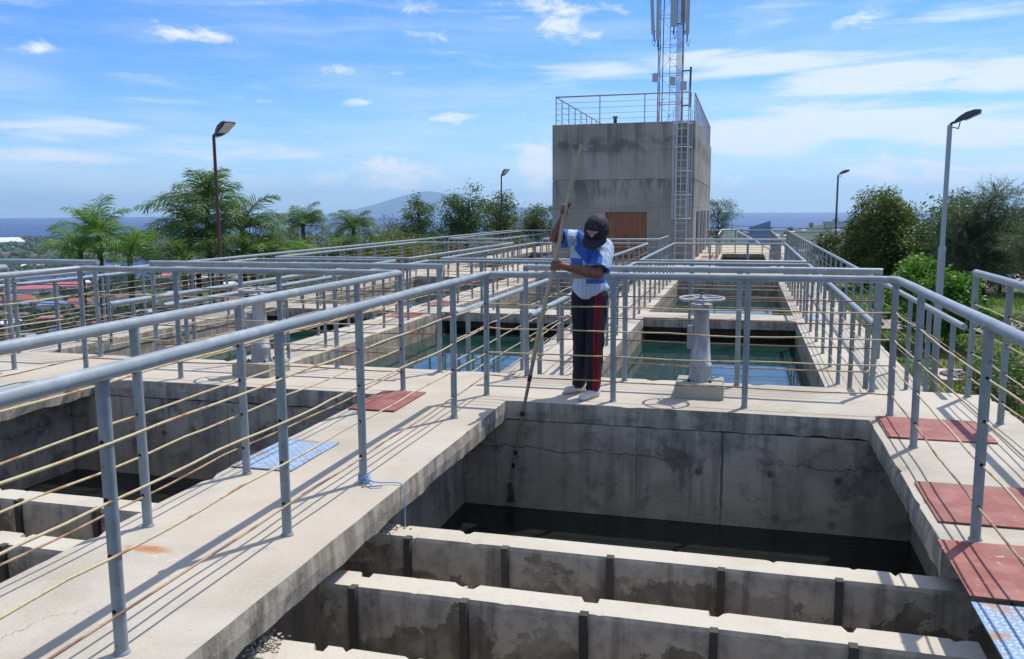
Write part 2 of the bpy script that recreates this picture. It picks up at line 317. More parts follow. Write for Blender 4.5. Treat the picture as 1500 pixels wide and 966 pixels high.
# sea: colour deepens offshore, pale band near the horizon comes from haze
def sea():
    t=NT('sea_water'); n=t.noise(t.pos((1,.35,1)),.004,6,.6); n2=t.noise(t.pos(),.05,3,.6)
    c=t.mix(t.ramp(n,.35,.65),(.008,.040,.15),(.015,.058,.19)); return t.end(t.bsdf(c,.5,0,t.bump(n2,.6,2.),.25))
M['sea']=sea()
def leaf(name,a,b,trans=.3,rough=.5,c3=None):
    t=NT(name); ri=t.n('ShaderNodeNewGeometry').outputs['Random Per Island']; n=t.noise(t.pos(),1.3,3)
    f=t.math('ADD',t.math('MULTIPLY',ri,.6),t.math('MULTIPLY',n,.4)); c=t.mix(t.ramp(f,.25,.75),a,b)
    if c3: c=t.mix(t.ramp(ri,.9,.93),c,c3)
    d=t.bsdf(c,rough,0,None,.35); tr=t.n('ShaderNodeBsdfTranslucent'); t.l(t.mix(.5,c,(.2,.35,.03),'MIX'),tr.inputs[0])
    mx=t.n('ShaderNodeMixShader'); mx.inputs[0].default_value=trans; t.l(d,mx.inputs[1]); t.l(tr.outputs[0],mx.inputs[2]); return t.end(mx.outputs[0])
M['palm']=leaf('palm_leaf',(.045,.10,.028),(.12,.21,.05),.32)
M['palm_light']=leaf('palm_leaf_light',(.085,.19,.035),(.20,.34,.07),.38)
M['leaf']=leaf('tree_leaf',(.04,.08,.022),(.12,.17,.05),.25)
M['leaf_olive']=leaf('tree_leaf_olive',(.06,.085,.03),(.12,.14,.05),.25,.5,(.16,.10,.05))
M['leaf_bright']=leaf('tree_leaf_bright',(.05,.16,.015),(.11,.27,.03),.4)
M['needle']=leaf('needle_leaf',(.05,.072,.045),(.10,.125,.08),.25)
M['leaf_dry']=leaf('dry_blossom',(.32,.28,.26),(.16,.15,.10),.2)
M['leaf_yellow']=leaf('yellow_green_leaf',(.10,.15,.025),(.18,.23,.04),.3)
M['bark']=simple('bark',(.11,.09,.07),.9,.6,8,.2)
M['bark_dark']=simple('bark_dark',(.045,.038,.03),.9,.6,8,.2)
M['grassblade']=leaf('grass_blade',(.09,.17,.02),(.17,.27,.045),.3)
def ground():
    t=NT('ground_soil_and_grass'); p=t.pos(); n=t.noise(p,.35,8,.65); n2=t.noise(p,4,6,.65); far=t.noise(p,.012,8,.7)
    near=t.mix(t.ramp(n,.42,.58),(.085,.15,.028),(.14,.125,.07)); near=t.mix(t.ramp(n2,.5,.75,0,.6),near,(.05,.09,.02))
    farc=t.mix(t.ramp(far,.42,.6),(.045,.07,.03),(.09,.095,.055)); farc=t.mix(t.ramp(t.noise(p,.06,6,.7),.62,.68,0,.7),farc,(.26,.24,.22))
    s=t.n('ShaderNodeSeparateXYZ'); t.l(t.n('ShaderNodeNewGeometry').outputs['Position'],s.inputs[0])
    c=t.mix(t.ramp(s.outputs[2],-20,-6),farc,near); return t.end(t.bsdf(c,.95,0,t.bump(n2,.5,.05),.1))
M['ground']=ground()
M['path']=concrete('path_concrete',(.30,.275,.235),(.20,.18,.15),amt=.5,streak=0)
M['island']=simple('island_forest_hazed',(.06,.15,.23),.95,.2,.002,.1)  # blue distance haze mixed into the forest colour
M['townwall']=simple('town_wall',(.55,.53,.48),.8,.3,.3)
ROOF={'rust red':(.34,.085,.065),'pink':(.48,.13,.17),'grey':(.34,.35,.36),'white':(.72,.73,.74),'blue':(.10,.25,.55),'brown':(.20,.12,.08)}
for k,c in ROOF.items(): M['roof '+k]=simple('roof_'+k.replace(' ','_'),c,.6,.3,.25)
M['treeblob']=simple('far_tree_crowns',(.055,.095,.03),.9,.9,.09,.15)
M['tallglass']=None
def tower_mat():
    t=NT('blue_glass_facade'); g=t.n('ShaderNodeNewGeometry'); s=t.n('ShaderNodeSeparateXYZ'); t.l(g.outputs['Position'],s.inputs[0])
    fz=t.math('FRACT',t.math('MULTIPLY',s.outputs[2],1/4.2)); line=t.ramp(fz,.1,.2,1,0)
    c=t.mix(t.math('MULTIPLY',line,.5),(.02,.10,.30),(.06,.20,.42)); return t.end(t.bsdf(c,.3,0,None,.5))
M['tallglass']=tower_mat()
# ------------------------------------------------------------------ camera
F,YAW,PIT,ROL,CH=1250.96,.26527,.13996,-.006515,1.6
cy,sy,cp,sp=math.cos(YAW),math.sin(YAW),math.cos(PIT),math.sin(PIT)
fw=V((-sy*cp,cy*cp,-sp)); rt=V((cy,sy,0)); up=rt.cross(fw)
r2=rt*math.cos(ROL)+up*math.sin(ROL); u2=-rt*math.sin(ROL)+up*math.cos(ROL)
cam=bpy.data.cameras.new('camera'); co=bpy.data.objects.new('camera',cam); link(co); scene.camera=co
m=Matrix((( r2.x,u2.x,-fw.x,0),(r2.y,u2.y,-fw.y,0),(r2.z,u2.z,-fw.z,CH),(0,0,0,1))); co.matrix_world=m
cam.sensor_fit='HORIZONTAL'; cam.sensor_width=36; cam.lens=F/1500*36; cam.clip_start=.05; cam.clip_end=60000
# ------------------------------------------------------------------ light, sky
SUN_EL,SUN_AZ=math.radians(59.5),math.radians(31)
sun=bpy.data.lights.new('sun','SUN'); so=bpy.data.objects.new('sun',sun); link(so); sun.energy=4.3; sun.angle=math.radians(.53); sun.color=(1,.955,.89)
sd=V((math.sin(SUN_AZ)*math.cos(SUN_EL),math.cos(SUN_AZ)*math.cos(SUN_EL),math.sin(SUN_EL))); so.rotation_euler=sd.to_track_quat('Z','Y').to_euler(); so.location=(0,0,40)
W=bpy.data.worlds.new('World'); scene.world=W; W.use_nodes=True
class WT(NT):
    def __init__(s): s.t=W.node_tree; s.t.nodes.clear(); s.out=s.n('ShaderNodeOutputWorld')
w=WT(); sky=w.n('ShaderNodeTexSky',sky_type='NISHITA'); sky.sun_disc=False; sky.sun_elevation=SUN_EL; sky.sun_rotation=SUN_AZ; sky.altitude=100; sky.air_density=1.0; sky.dust_density=.35; sky.ozone_density=2.5
tc=w.n('ShaderNodeTexCoord').outputs['Generated']; sx=w.n('ShaderNodeSeparateXYZ'); w.l(tc,sx.inputs[0])
D2=57.29578
az=w.math('MULTIPLY',w.math('ARCTAN2',sx.outputs[0],sx.outputs[1]),D2); el=w.math('MULTIPLY',w.math('ARCSINE',sx.outputs[2]),D2)
def aenoise(kx,ky,scale,detail,rough,dist,off=0):
    c=w.n('ShaderNodeCombineXYZ'); w.l(w.math('MULTIPLY',az,kx),c.inputs[0]); w.l(w.math('MULTIPLY',el,ky),c.inputs[1]); c.inputs[2].default_value=off; return w.noise(c.outputs[0],scale,detail,rough,dist)
puff=aenoise(.45,1.1,1.0,11,.66,.5); puffb=aenoise(.5,.8,.35,5,.55,.3,5.); strk=aenoise(.16,1.25,.8,9,.62,.5,9.); strk2=aenoise(.10,.8,.6,6,.55,.3,3.)
CUM=[(-34.8,10.56,2.6,.5,1),(-43.6,9.31,1.9,.4,.8),(-26.9,8.73,1.9,.42,.9),(-19.7,11.07,2.2,.65,.75),(-21.6,12.57,3.0,.5,.7),(-11.3,11.3,2.2,.8,1),(-11.9,12.6,3.9,.7,.9),(-24.8,6.85,1.5,.28,.8),(-18.9,5.95,3.1,.4,.75),(-30.5,6.8,.9,.18,.6),
(-15.5,4.1,1.4,.45,.6),(-22.7,2.3,4.0,1.2,1.05),(-26.3,2.1,2.0,.8,.7),(-13.3,2.6,1.7,1.8,1.25),(-1.4,1.6,1.9,1.0,.75),(1.1,1.1,2,.9,.6),(8.3,2.2,2.7,1.2,1.1),(11.3,1.9,2.5,1.3,1.05),(14.7,1.9,1.6,.9,.8),(5.6,.7,2.4,.6,.6),(-22.8,8.64,.9,.2,.6),(6.3,10.8,2.2,.8,.7),(-3.7,9.9,2,.5,.6)]
STR=[(-8.5,8.7,6,.7,.8),(0,8.95,8,.85,1.1),(8,7.55,7,.95,1.2),(14.5,7.3,5,.95,1.2),(.2,4.5,6,1.4,1.15),(6.2,5.2,8,1.2,1.15),(12.8,4.2,6,1.05,1.1),(9.4,3.0,4.5,.5,.5),(12,11,5,.9,.7),(-42,4.8,6,.9,.8),(-43.5,3.2,6,.7,.8),(-36.5,4,5,.8,.75),(-30,3.6,7,.7,.6),(-38,6.6,6,.35,.5),(-27,5.2,6,.3,.5),(-12,5.6,5,.6,.35)]
def blobs(L):
    tot=None
    for a,e,sa,se,wt in L:
        da=w.math('DIVIDE',w.math('SUBTRACT',az,a),sa); de=w.math('DIVIDE',w.math('SUBTRACT',el,e),se)
        g=w.math('MULTIPLY',w.math('EXPONENT',w.math('MULTIPLY',w.math('ADD',w.math('MULTIPLY',da,da),w.math('MULTIPLY',de,de)),-.8)),wt)
        tot=g if tot is None else w.math('MAXIMUM',tot,g)
    return tot
cm=w.ramp(w.math('ADD',blobs(CUM),w.math('MULTIPLY',w.math('SUBTRACT',puff,.5),2.6)),.30,1.25)
sm_=w.ramp(w.math('ADD',blobs(STR),w.math('MULTIPLY',w.math('SUBTRACT',strk,.5),1.6)),.30,.95)
veil_and_fill=w.math('MULTIPLY',w.ramp(w.math('ADD',w.math('MULTIPLY',strk2,.7),w.math('MULTIPLY',strk,.3)),.40,.66),w.ramp(el,0,10,.85,.5))
veil_and_fill=w.math('MAXIMUM',veil_and_fill,w.math('MULTIPLY',w.ramp(el,20,38,0,1.15),w.ramp(puffb,.35,.6,.55,1)))  # cloud added above the view to turn the blue shade light neutral
wisp=w.math('MULTIPLY',w.ramp(w.math('ADD',strk,w.math('MULTIPLY',puffb,.4)),.68,1.05),.5)
cl=w.math('MAXIMUM',w.math('MULTIPLY',cm,.95),w.math('MAXIMUM',w.math('MULTIPLY',sm_,.82),w.math('MAXIMUM',w.math('MULTIPLY',veil_and_fill,.5),wisp)))
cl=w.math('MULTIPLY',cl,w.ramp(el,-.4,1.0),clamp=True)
hs=w.n('ShaderNodeHueSaturation'); w.l(sky.outputs[0],hs.inputs['Color']); hs.inputs['Saturation'].default_value=1.15; hs.inputs['Value'].default_value=1.0
TINT=(.64,.99,1.56)
sk=w.mix(1.0,hs.outputs[0],TINT,'MULTIPLY')
CLC=(8.0,8.6,9.4)
sk=w.mix(w.ramp(el,-1.,9.,.62,0),sk,(5.0,7.6,10.5))
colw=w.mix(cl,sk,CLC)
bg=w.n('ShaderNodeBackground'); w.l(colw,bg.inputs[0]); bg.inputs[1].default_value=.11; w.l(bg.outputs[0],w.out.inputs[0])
scene.view_settings.view_transform='Standard'; scene.view_settings.look='None'; scene.view_settings.exposure=0.06; scene.view_settings.gamma=1
scene.render.engine='CYCLES'; scene.cycles.max_bounces=8; scene.cycles.diffuse_bounces=3; scene.cycles.transparent_max_bounces=8
# ------------------------------------------------------------------ the man
def remeshed(mb,voxel,smooth=4,name='x'):
    o=mb.build(name,M['tape']); md=o.modifiers.new('r','REMESH'); md.mode='VOXEL'; md.voxel_size=voxel; md.use_smooth_shade=True
    if smooth: s=o.modifiers.new('s','SMOOTH'); s.factor=.5; s.iterations=smooth
    dg=bpy.context.evaluated_depsgraph_get(); me=bpy.data.meshes.new_from_object(o.evaluated_get(dg)); bpy.data.objects.remove(o); return me
def put(me,name,mats,parent,off,fold=0,fscale=12,color=None):
    nv=len(me.vertices); C_=[v.co.copy() for v in me.vertices]; N_=[v.normal.copy() for v in me.vertices]; out=[]
    for q,n_ in zip(C_,N_):
        if fold:
            dd=fold*(noise.noise(V((q.x*fscale,q.y*fscale,q.z*fscale*.45)))+.5*noise.noise(V((q.x*fscale*2.3,q.y*fscale*2.3,q.z*fscale+5)))); q=q+n_*dd
        q=q-off; out+=[q.x,q.y,q.z]
    me.vertices.foreach_set('co',out); me.update()
    me.materials.clear()
    for m_ in mats: me.materials.append(m_)
    for p in me.polygons: p.use_smooth=True; p.material_index=0
    o=bpy.data.objects.new(name,me); link(o)
    if parent: o.parent=parent
    if color:
        at=me.color_attributes.new('pattern','FLOAT_COLOR','POINT')
        cc_=[]
        for k_ in range(nv): cc_+=[*color(V(out[k_*3:k_*3+3])+off),1]
        at.data.foreach_set('color',cc_)
    return o
PO=V((-1.3,7.2,0))
skin_t=NT('skin_brown'); n_=skin_t.noise(skin_t.pos(),40,4); M['skin']=skin_t.end(skin_t.bsdf(skin_t.mix(skin_t.ramp(n_,.3,.7),(.20,.088,.05),(.13,.055,.032)),.5,0,skin_t.bump(n_,.1,.002),.4))
def attr_mat(name,rough=.8,stripe=False):
    t=NT(name); a=t.n('ShaderNodeAttribute'); a.attribute_name='pattern'; n=t.noise(t.pos(),160,2); c=t.mix(t.ramp(n,.3,.7,0,.18),a.outputs['Color'],(.05,.05,.06)); return t.end(t.bsdf(c,rough,0,t.bump(n,.2,.002),.2))
M['cloth']=attr_mat('cloth_pattern')
M['shoe']=simple('white_canvas',(.62,.60,.55),.7,.3,30)
M['solegrey']=simple('shoe_sole',(.30,.27,.22),.8,.4,60)
M['cap']=simple('navy_cap_cloth',(.016,.015,.024),.75,.3,40)
M['capwhite']=simple('cap_emblem_white',(.42,.34,.33),.7,.2,60); M['capred']=simple('cap_emblem_red',(.22,.02,.03),.7)
M['hair']=simple('black_hair',(.012,.01,.01),.5)
# joints
hip=V((-1.27,7.27,.93)); che=V((-1.265,7.22,1.20)); neckb=V((-1.235,7.15,1.345)); head=V((-1.175,7.02,1.425))
shL=V((-1.405,7.17,1.355)); shR=V((-1.125,7.13,1.275)); elL=V((-1.535,7.02,1.36)); wrL=V((-1.45,6.98,1.535)); elR=V((-1.155,6.95,1.065)); wrR=V((-1.43,6.87,1.135))
hL=V((-1.335,7.24,.86)); hR=V((-1.20,7.22,.86)); kL=V((-1.345,7.20,.47)); kR=V((-1.205,7.12,.46)); aL=V((-1.36,7.27,.085)); aR=V((-1.215,7.11,.085))
POLE=[V((-1.31,7.02,2.12)),V((-1.37,6.99,1.86)),V((-1.43,6.955,1.60)),V((-1.465,6.92,1.36)),V((-1.50,6.885,1.14)),V((-1.56,6.85,.90)),V((-1.63,6.815,.55)),V((-1.70,6.79,.17)),V((-1.745,6.775,-.06)),V((-1.83,6.765,-.53)),V((-1.855,6.76,-.68))]
f_=V((-.20,-.74,-.64)).normalized(); sdx=V((1,-.12,-.10)); sdx=(sdx-f_*sdx.dot(f_)).normalized(); upv=sdx.cross(f_).normalized()
if upv.z<0: upv=-upv
HR=Matrix((sdx,f_,upv)).transposed()
g=MB()
g.ball(head,(.078,.095,.108),10,0,HR); g.ball(head+f_*.035-upv*.06,(.055,.06,.055),8,0,HR)   # jaw
g.cone(head+f_*.095-upv*.012,head+f_*.112-upv*.038,.010,.014,8)  # nose
for s_ in (-1,1):
    g.ball(head+sdx*s_*.078-upv*.02,(.012,.022,.032),6,0,HR); g.ball(head+sdx*s_*.03+f_*.083-upv*.0,(.016,.012,.011),6,0,HR); g.ball(head+sdx*s_*.032+f_*.088+upv*.018,(.022,.009,.007),6,0,HR)
g.ball(head+f_*.088-upv*.068,(.026,.012,.009),6,0,HR); g.ball(head+f_*.082-upv*.095,(.02,.014,.015),6,0,HR)
g.cone(neckb,head-upv*.05-f_*.02,.055,.052); g.ball(che+V((0,0,.02)),(.155,.105,.17)); g.ball(hip,(.145,.105,.13)); g.cone(hip+V((0,0,.1)),che,.13,.14); g.cone(shL,che+V((-.05,0,.08)),.055,.09); g.cone(shR,che+V((.05,0,.05)),.055,.09)
g.cone(shL,elL,.05,.038); g.cone(elL,elL.lerp(wrL,.35),.042,.046); g.cone(elL.lerp(wrL,.35),wrL,.046,.028)
g.cone(shR,elR,.052,.042); g.cone(elR,elR.lerp(wrR,.35),.045,.048); g.cone(elR.lerp(wrR,.35),wrR,.048,.030)
for h_,k_,a_ in ((hL,kL,aL),(hR,kR,aR)):
    g.cone(h_,k_,.08,.055); g.cone(k_,k_.lerp(a_,.35),.052,.055); g.cone(k_.lerp(a_,.35),a_,.055,.036); g.cone(a_,a_+V((-.03,-.05,-.035)),.030,.022)
def hand(g,wr,fi,flip=1):
    # pole point nearest index fi, local pole axis
    best=None
    for a,b in zip(POLE,POLE[1:]):
        t=max(0,min(1,(fi-a).dot(b-a)/(b-a).length_squared)); p=a.lerp(b,t); d=(p-fi).length
        if best is None or d<best[0]: best=(d,p,(b-a).normalized())
    pp,ax=best[1],best[2]
    if ax.z<0: ax=-ax
    pr=.0185
    side=(wr-pp); side=(side-ax*side.dot(ax)).normalized(); tang=ax.cross(side)*flip
    palm=pp+side*.038
    g.cone(wr,palm+(wr-palm)*.3,.027,.031,10)
    for q in range(4):
        o_=(q-1.5)*.021; R0=.030; lens=[.98,1.08,1.03,.85][q]; base=palm+ax*o_+tang*.012+side*.008
        g.cone(wr.lerp(palm,.45)+ax*o_*.5,base,.014,.0115,8)
        pr_=base; 
        for st in range(1,5):
            an=(.25+st*.62*lens); p=pp+ax*(o_*.95-.003*st)+ (side*math.cos(an)+tang*math.sin(an))*(R0); 
            g.cone(pr_,p,(.0112-.0006*(st-1)),(.0108-.0006*st),8); pr_=p
    # thumb
    tb=palm+ax*.030-tang*.018+side*.006; g.cone(wr.lerp(palm,.55),tb,.015,.0125,8); p1=pp+ax*.047-tang*.031+side*.008; g.cone(tb,p1,.0115,.0105,8); p2=pp+ax*.055-tang*.026-side*.018; g.cone(p1,p2,.0105,.009,8)
hand(g,wrL,V((-1.43,6.955,1.60)),1); hand(g,wrR,V((-1.495,6.89,1.145)),-1)
me=remeshed(g,.0052,2); body=put(me,'person',[M['skin']],None,PO); body.location=PO; ORG[body.name]=PO
tag(body,'man in blue and white shirt and navy cap bending over the railing with a pole','person')
# shirt
g=MB(); sc=V((0,0,0))
g.ball(che+V((0,.0,.0)),(.178,.128,.19)); g.cone(V((-1.27,7.26,.93)),che,.135,.15,18); g.cone(V((-1.268,7.262,.955)),V((-1.268,7.262,.925)),.150,.156,20); g.ball(V((-1.268,7.262,.93)),(.166,.134,.062)); g.cone(shL+V((.02,0,.0)),che+V((-.04,0,.06)),.072,.11); g.cone(shR,che+V((.04,0,.04)),.075,.115)
g.cone(neckb-V((0,-.02,.02)),neckb+V((0,-.01,.012)),.085,.066)
dL=(elL-shL); g.lathe(shL,[(.05,-.03),(.070,0),(.078,.06),(.082,dL.length*.70),(.07,dL.length*.70+.004),(.045,dL.length*.60)],16,0,True,dL)
dR=(elR-shR); g.lathe(shR,[(.05,-.03),(.076,0),(.086,.06),(.092,dR.length*.84),(.08,dR.length*.84+.004),(.05,dR.length*.74)],16,0,True,dR)
LB=(.50,.60,.74);BL=(.05,.15,.50);GY=(.36,.42,.52)
def shirtcol(c):
    zx=((c.x+1.41)/.00596+840-790)*6.04; zy=(345-(c.z-1.37)/.0059-280)*6.04
    st=math.sin(zx*.17)*.04
    def mixc(a,k): return tuple(min(1,q+k) for q in a)
    if c.y>7.27 and zx>560: return BL
    if zx<285 : return BL if not (zx<232 and zy>420) else BL
    if zx<350 and zy<470: return LB
    # diagonal blue sash from (350,330) to (600,600)
    d=(zx-350)-(zy-400)*1.0
    if 330<zx<600 and -130<d<95 and zy<620: return BL
    if zx<410 and 580<zy<705: return BL
    if 430<zx<600 and 640<zy<800 and (zx-430)*.75+640<zy+60 : return BL
    if zx>470 and zy>650 and zy<790: return BL
    if 420<zx<500 and 570<zy<650: return GY
    return mixc(LB,st)
me=remeshed(g,.0045,5); o=put(me,'shirt',[M['cloth']],body,PO,.008,15,shirtcol)
# trousers
g=MB(); g.ball(V((-1.268,7.258,.845)),(.150,.118,.095)); g.cone(hL,kL,.094,.076); g.cone(hR,kR,.094,.076); g.cone(kL,aL+V((0,0,.03)),.071,.064); g.cone(kR,aR+V((0,0,.03)),.071,.064); g.ball(aL+V((-.005,0,.0)),(.064,.068,.05)); g.ball(aR+V((-.003,0,.0)),(.062,.068,.05))
NV=(.014,.014,.022);RD=(.22,.010,.022)
def trcol(c):
    t=(c.z-.06)/.86; cx=-1.188-.005*(1-t); ys=7.23 if c.z>.5 else 7.2
    w1=c.x-(cx+.0)
    if c.y<ys+.02:
        if -.020<w1<.004 or .014<w1<.040: return RD
        if .044<w1<.05: return (.08,.05,.07)
    return NV
me=remeshed(g,.0055,3); put(me,'trousers',[M['cloth']],body,PO,.013,11,trcol)
# shoes
for (a_,tip) in ((aL,V((-1.455,7.17,.03))),(aR,V((-1.275,6.935,.03)))):
    g=MB(); heel=V((a_.x+.02,a_.y+.03,.035)); g.cone(heel,tip,.040,.034,14); g.cone(a_+V((0,0,-.02)),heel.lerp(tip,.35),.042,.036,12); g.ball(heel.lerp(tip,.85),(.045,.045,.028))
    me=remeshed(g,.006,2)
    for v in me.vertices:
        if v.co.z<.004: v.co.z=.004
    sh=put(me,'shoe',[M['shoe']],body,PO); ORG[sh.name]=PO
    g=MB(); q=(tip-heel); q.z=0; qn=q.normalized(); sd_=V((-qn.y,qn.x,0)); n=18; vs=[]
    for zz in (.002,.016):
        for i in range(n): an=2*math.pi*i/n; c_=heel.lerp(tip,.5); vs.append(V((c_.x,c_.y,zz))+qn*math.cos(an)*(q.length/2+.046)+sd_*math.sin(an)*(.044+.006*math.cos(an)))
    g.add(vs,[tuple(reversed(range(n))),tuple(range(n,2*n))]+[(i,(i+1)%n,n+(i+1)%n,n+i) for i in range(n)]); g.build('sole',M['solegrey'],sh)
# cap
g=MB(); cc=head+upv*.012; n=16; vs=[];fs=[]; rings=9
for i in range(rings+1):
    th=math.pi/2*i/rings*1.12
    for j in range(24):
        ph=2*math.pi*j/24; d=V((.102*math.sin(th)*math.cos(ph),.116*math.sin(th)*math.sin(ph),.122*math.cos(th))); vs.append(cc+HR@d)
for i in range(rings):
    for j in range(24): k=(j+1)%24; fs.append((i*24+j,(i+1)*24+j,(i+1)*24+k,i*24+k))
g.add(vs,fs,0,True)
cap=g.build('cap',M['cap'],body); 
md=cap.modifiers.new('s','SOLIDIFY'); md.thickness=.004
g=MB(); g.ball(cc+upv*.122,(.009,.009,.006),6,0,HR); g.build('cap_button',M['cap'],cap)
g=MB(); vs=[];fs=[]; nb=14; nr_=6
for i in range(nb+1):
    a=-1.15+2.3*i/nb
    for j in range(nr_+1):
        s=j/nr_; inner=V((.100*math.sin(a),.112*math.cos(a),-.012)); outr=V((.108*math.sin(a),.112*math.cos(a)+.098*max(0,math.cos(a*1.3))**.6,-.052+.02*math.cos(a)))
        p=inner.lerp(outr,s); p.z-=abs(math.sin(a))**2*.02*s; vs.append(cc+HR@p)
fs=[(i*(nr_+1)+j,(i+1)*(nr_+1)+j,(i+1)*(nr_+1)+j+1,i*(nr_+1)+j+1) for i in range(nb) for j in range(nr_)]
g.add(vs,fs,0,True); br=g.build('cap_brim',M['cap'],cap); md=br.modifiers.new('s','SOLIDIFY'); md.thickness=.005
# emblem: inverted triangle patch with dark lettering, and small eyelets
def onCap(u,v_,lift=.004):
    # u sideways, v_ up angle from the brim
    th=math.pi/2-v_; d=V(((.102+lift)*math.sin(th)*math.sin(u),(.116+lift)*math.sin(th)*math.cos(u),(.122+lift)*math.cos(th))); return cc+HR@d
def patch(g,pts,lift,mi=0):
    c=V((0,0)); m_=sum((V(p) for p in pts),V((0,0)))/len(pts); ring=[]
    N=8; P=[]
    for a,b_ in zip(pts,pts[1:]+pts[:1]):
        for s in range(N): P.append(V(a).lerp(V(b_),s/N))
    vs=[onCap(m_.x,m_.y,lift+.001)]; 
    for k in (.5,1.): vs+=[onCap(m_.x+(p.x-m_.x)*k,m_.y+(p.y-m_.y)*k,lift) for p in P]
    n=len(P); fs=[(0,1+i,1+(i+1)%n) for i in range(n)]+[(1+i,1+n+i,1+n+(i+1)%n,1+(i+1)%n) for i in range(n)]
    g.add(vs,fs,mi,True)
g=MB()
def flat(g,pts,lift,mi):
    # small flat badge on the front panel of the cap
    o_=onCap(0,.42,lift); nx_=(onCap(0,.42,lift+.01)-o_).normalized(); ux=sdx; uy=ux.cross(nx_).normalized()
    if uy.dot(upv)<0: uy=-uy
    top=[]
    for (a,b_) in pts: top.append(o_+ux*a+uy*b_-nx_*(a*a*4.2+b_*b_*3.))
    n=len(top); c=sum(top,V((0,0,0)))/n+nx_*.001; vs=top+[c]; g.add(vs,[(k,(k+1)%n,n) for k in range(n)],mi)
def dens(pts,k=5):
    out=[]
    for a,b_ in zip(pts,pts[1:]+pts[:1]):
        for q in range(k): out.append((a[0]+(b_[0]-a[0])*q/k,a[1]+(b_[1]-a[1])*q/k))
    return out
flat(g,dens([(-.062,.024),(.062,.024),(0,-.046)]),.007,1); flat(g,dens([(-.050,.018),(.050,.018),(0,-.034)]),.0085,0)
for u in (-.024,-.004,.018): flat(g,[(u,.008),(u+.005,.001),(u+.010,.008),(u+.013,.006),(u+.007,-.003),(u+.007,-.011),(u+.003,-.011),(u+.003,-.003),(u-.003,.006)],.0098,2)
g.build('cap_emblem',[M['capwhite'],M['capred'],M['cap']],cap)
g=MB()
for u,v_ in ((-.35,.85),(.35,.85),(-1.2,.8),(1.2,.8),(-2.1,.85),(2.1,.85),(1.3,.35),(1.6,.1)): g.ball(onCap(u,v_,.002),.0042,5)
g.build('eyelet',M['capwhite'],cap)
g=MB(); g.ball(head-upv*.012-f_*.03,(.084,.075,.085),8,0,HR); g.build('hair',M['hair'],body)
# cleaning pole
t=empty('cleaning_pole',POLE[-1],'long wooden cleaning pole held upright by the man, its end in the basin','pole')
g=MB(); g.tube(POLE[:7]+[V((-1.665,6.80,.36))],[.0165,.0175,.018,.018,.0185,.0185,.0185,.018],12); 
pole=g.build('shaft',M['bamboo'],t)
g=MB(); g.tube([V((-1.66,6.802,.385))]+POLE[7:],[.0165,.015,.013,.011,.011],10); g.build('lower_shaft',M['polelow'],t)
for p,q,r_ in ((POLE[7]+V((.012,0,.06)),POLE[7]+V((.0,0,.01)),.018),(POLE[8]+V((-.005,0,-.02)),POLE[8]+V((-.012,0,-.055)),.017),(POLE[9]+V((.02,0,.11)),POLE[9]+V((.012,0,.075)),.0145),(POLE[9]+V((.0,0,.0)),POLE[9]+V((-.008,0,-.04)),.0145)):
    g=MB(); g.tube([p,q],r_,10); g.build('tape_band',M['tape'],t)
g=MB(); g.obox(POLE[-1]+V((-.0,0.0,-.09)),(.018,0,.004),(0,.014,0),(-.01,0,.06)); 
Rr=random.Random(4)
for i in range(60): p=POLE[-1]+V((Rr.uniform(-.022,.018),Rr.uniform(-.012,.012),-.13)); g.tube([p,p+V((Rr.uniform(-.02,.02),Rr.uniform(-.01,.01),-.06))],.0025,4)
g.build('brush_head',M['darkmetal'],t)
# ------------------------------------------------------------------ terrain and sea
PLAIN=-110.
def nz(x,y,z=0.): return noise.noise(V((x,y,z)))
def gh(x,y):
    dx=max(-11.8-x,0,x-13-.15*max(y,0)); dy=max(-12-y,0,y-(60 if x<2.2 else max(36,60-(x-2.2)*20))); d=math.hypot(dx,dy)
    base=-1.4 if x>0 else -1.2
    h=base-min(1.,d/5.)*.5*d if d<1e9 else 0
    if x<0: h=base-.62*d
    else: h=base-.5*max(0,d-1.5)
    h+=nz(x*.08,y*.08)*min(d*.12,4)+nz(x*.3,y*.3,3)*.08*(1 if x>2 else 0)
    r=math.hypot(x,y)
    pl=PLAIN+nz(x*.002,y*.002)*4+1.0
    # promontory hill on the coast, right of the far end
    hx,hy=math.sin(math.radians(5.0))*3000,math.cos(math.radians(5.0))*3000
    q=((x-hx)/170)**2+((y-hy)/330)**2; pl+=46*math.exp(-q)
    hx,hy=math.sin(math.radians(9.))*3300,math.cos(math.radians(9.))*3300
    q=((x-hx)/260)**2+((y-hy)/420)**2; pl+=40*math.exp(-q)
    coast=4350+nz(x*.0006,y*.0006,5)*500
    if r>coast: pl-= (r-coast)*.06
    h=max(h,pl) if d>0 else h
    if -11.0<x<1.95 and -1.4<y<50: h=-3.6
    return max(h,-150)
def axis(extra,lo,hi,a=1.2,n=90):
    out=set(extra); k=math.asinh(20000/6.)
    for i in range(-n,n+1):
        v=math.sinh(k*i/n)*6.; out.add(round(v+a,3))
    return sorted(x for x in out if lo<=x<=hi)
gx=axis([-11.6,-11.02,-10.98,1.5,1.93,1.96,2.3,2.8],-20000,12000,-4,85); gy=axis([-1.45,-1.39,49.9,50.05],-900,20000,12,85)
vs=[(x,y,gh(x,y)) for y in gy for x in gx]; nx=len(gx); fs=[(j*nx+i,j*nx+i+1,(j+1)*nx+i+1,(j+1)*nx+i) for j in range(len(gy)-1) for i in range(nx-1)]
g=MB(); g.add(vs,fs,0,True); o=g.build('ground',M['ground']); tag(o,'grassy hilltop falling to the coastal plain and town below',None,None,'structure')
g=MB(); n=160; DS=19700
g.add([(math.sin(2*math.pi*i/n)*DS,math.cos(2*math.pi*i/n)*DS,PLAIN) for i in range(n)]+[(0,0,PLAIN)],[(n,(i+1)%n,i) for i in range(n)],0)
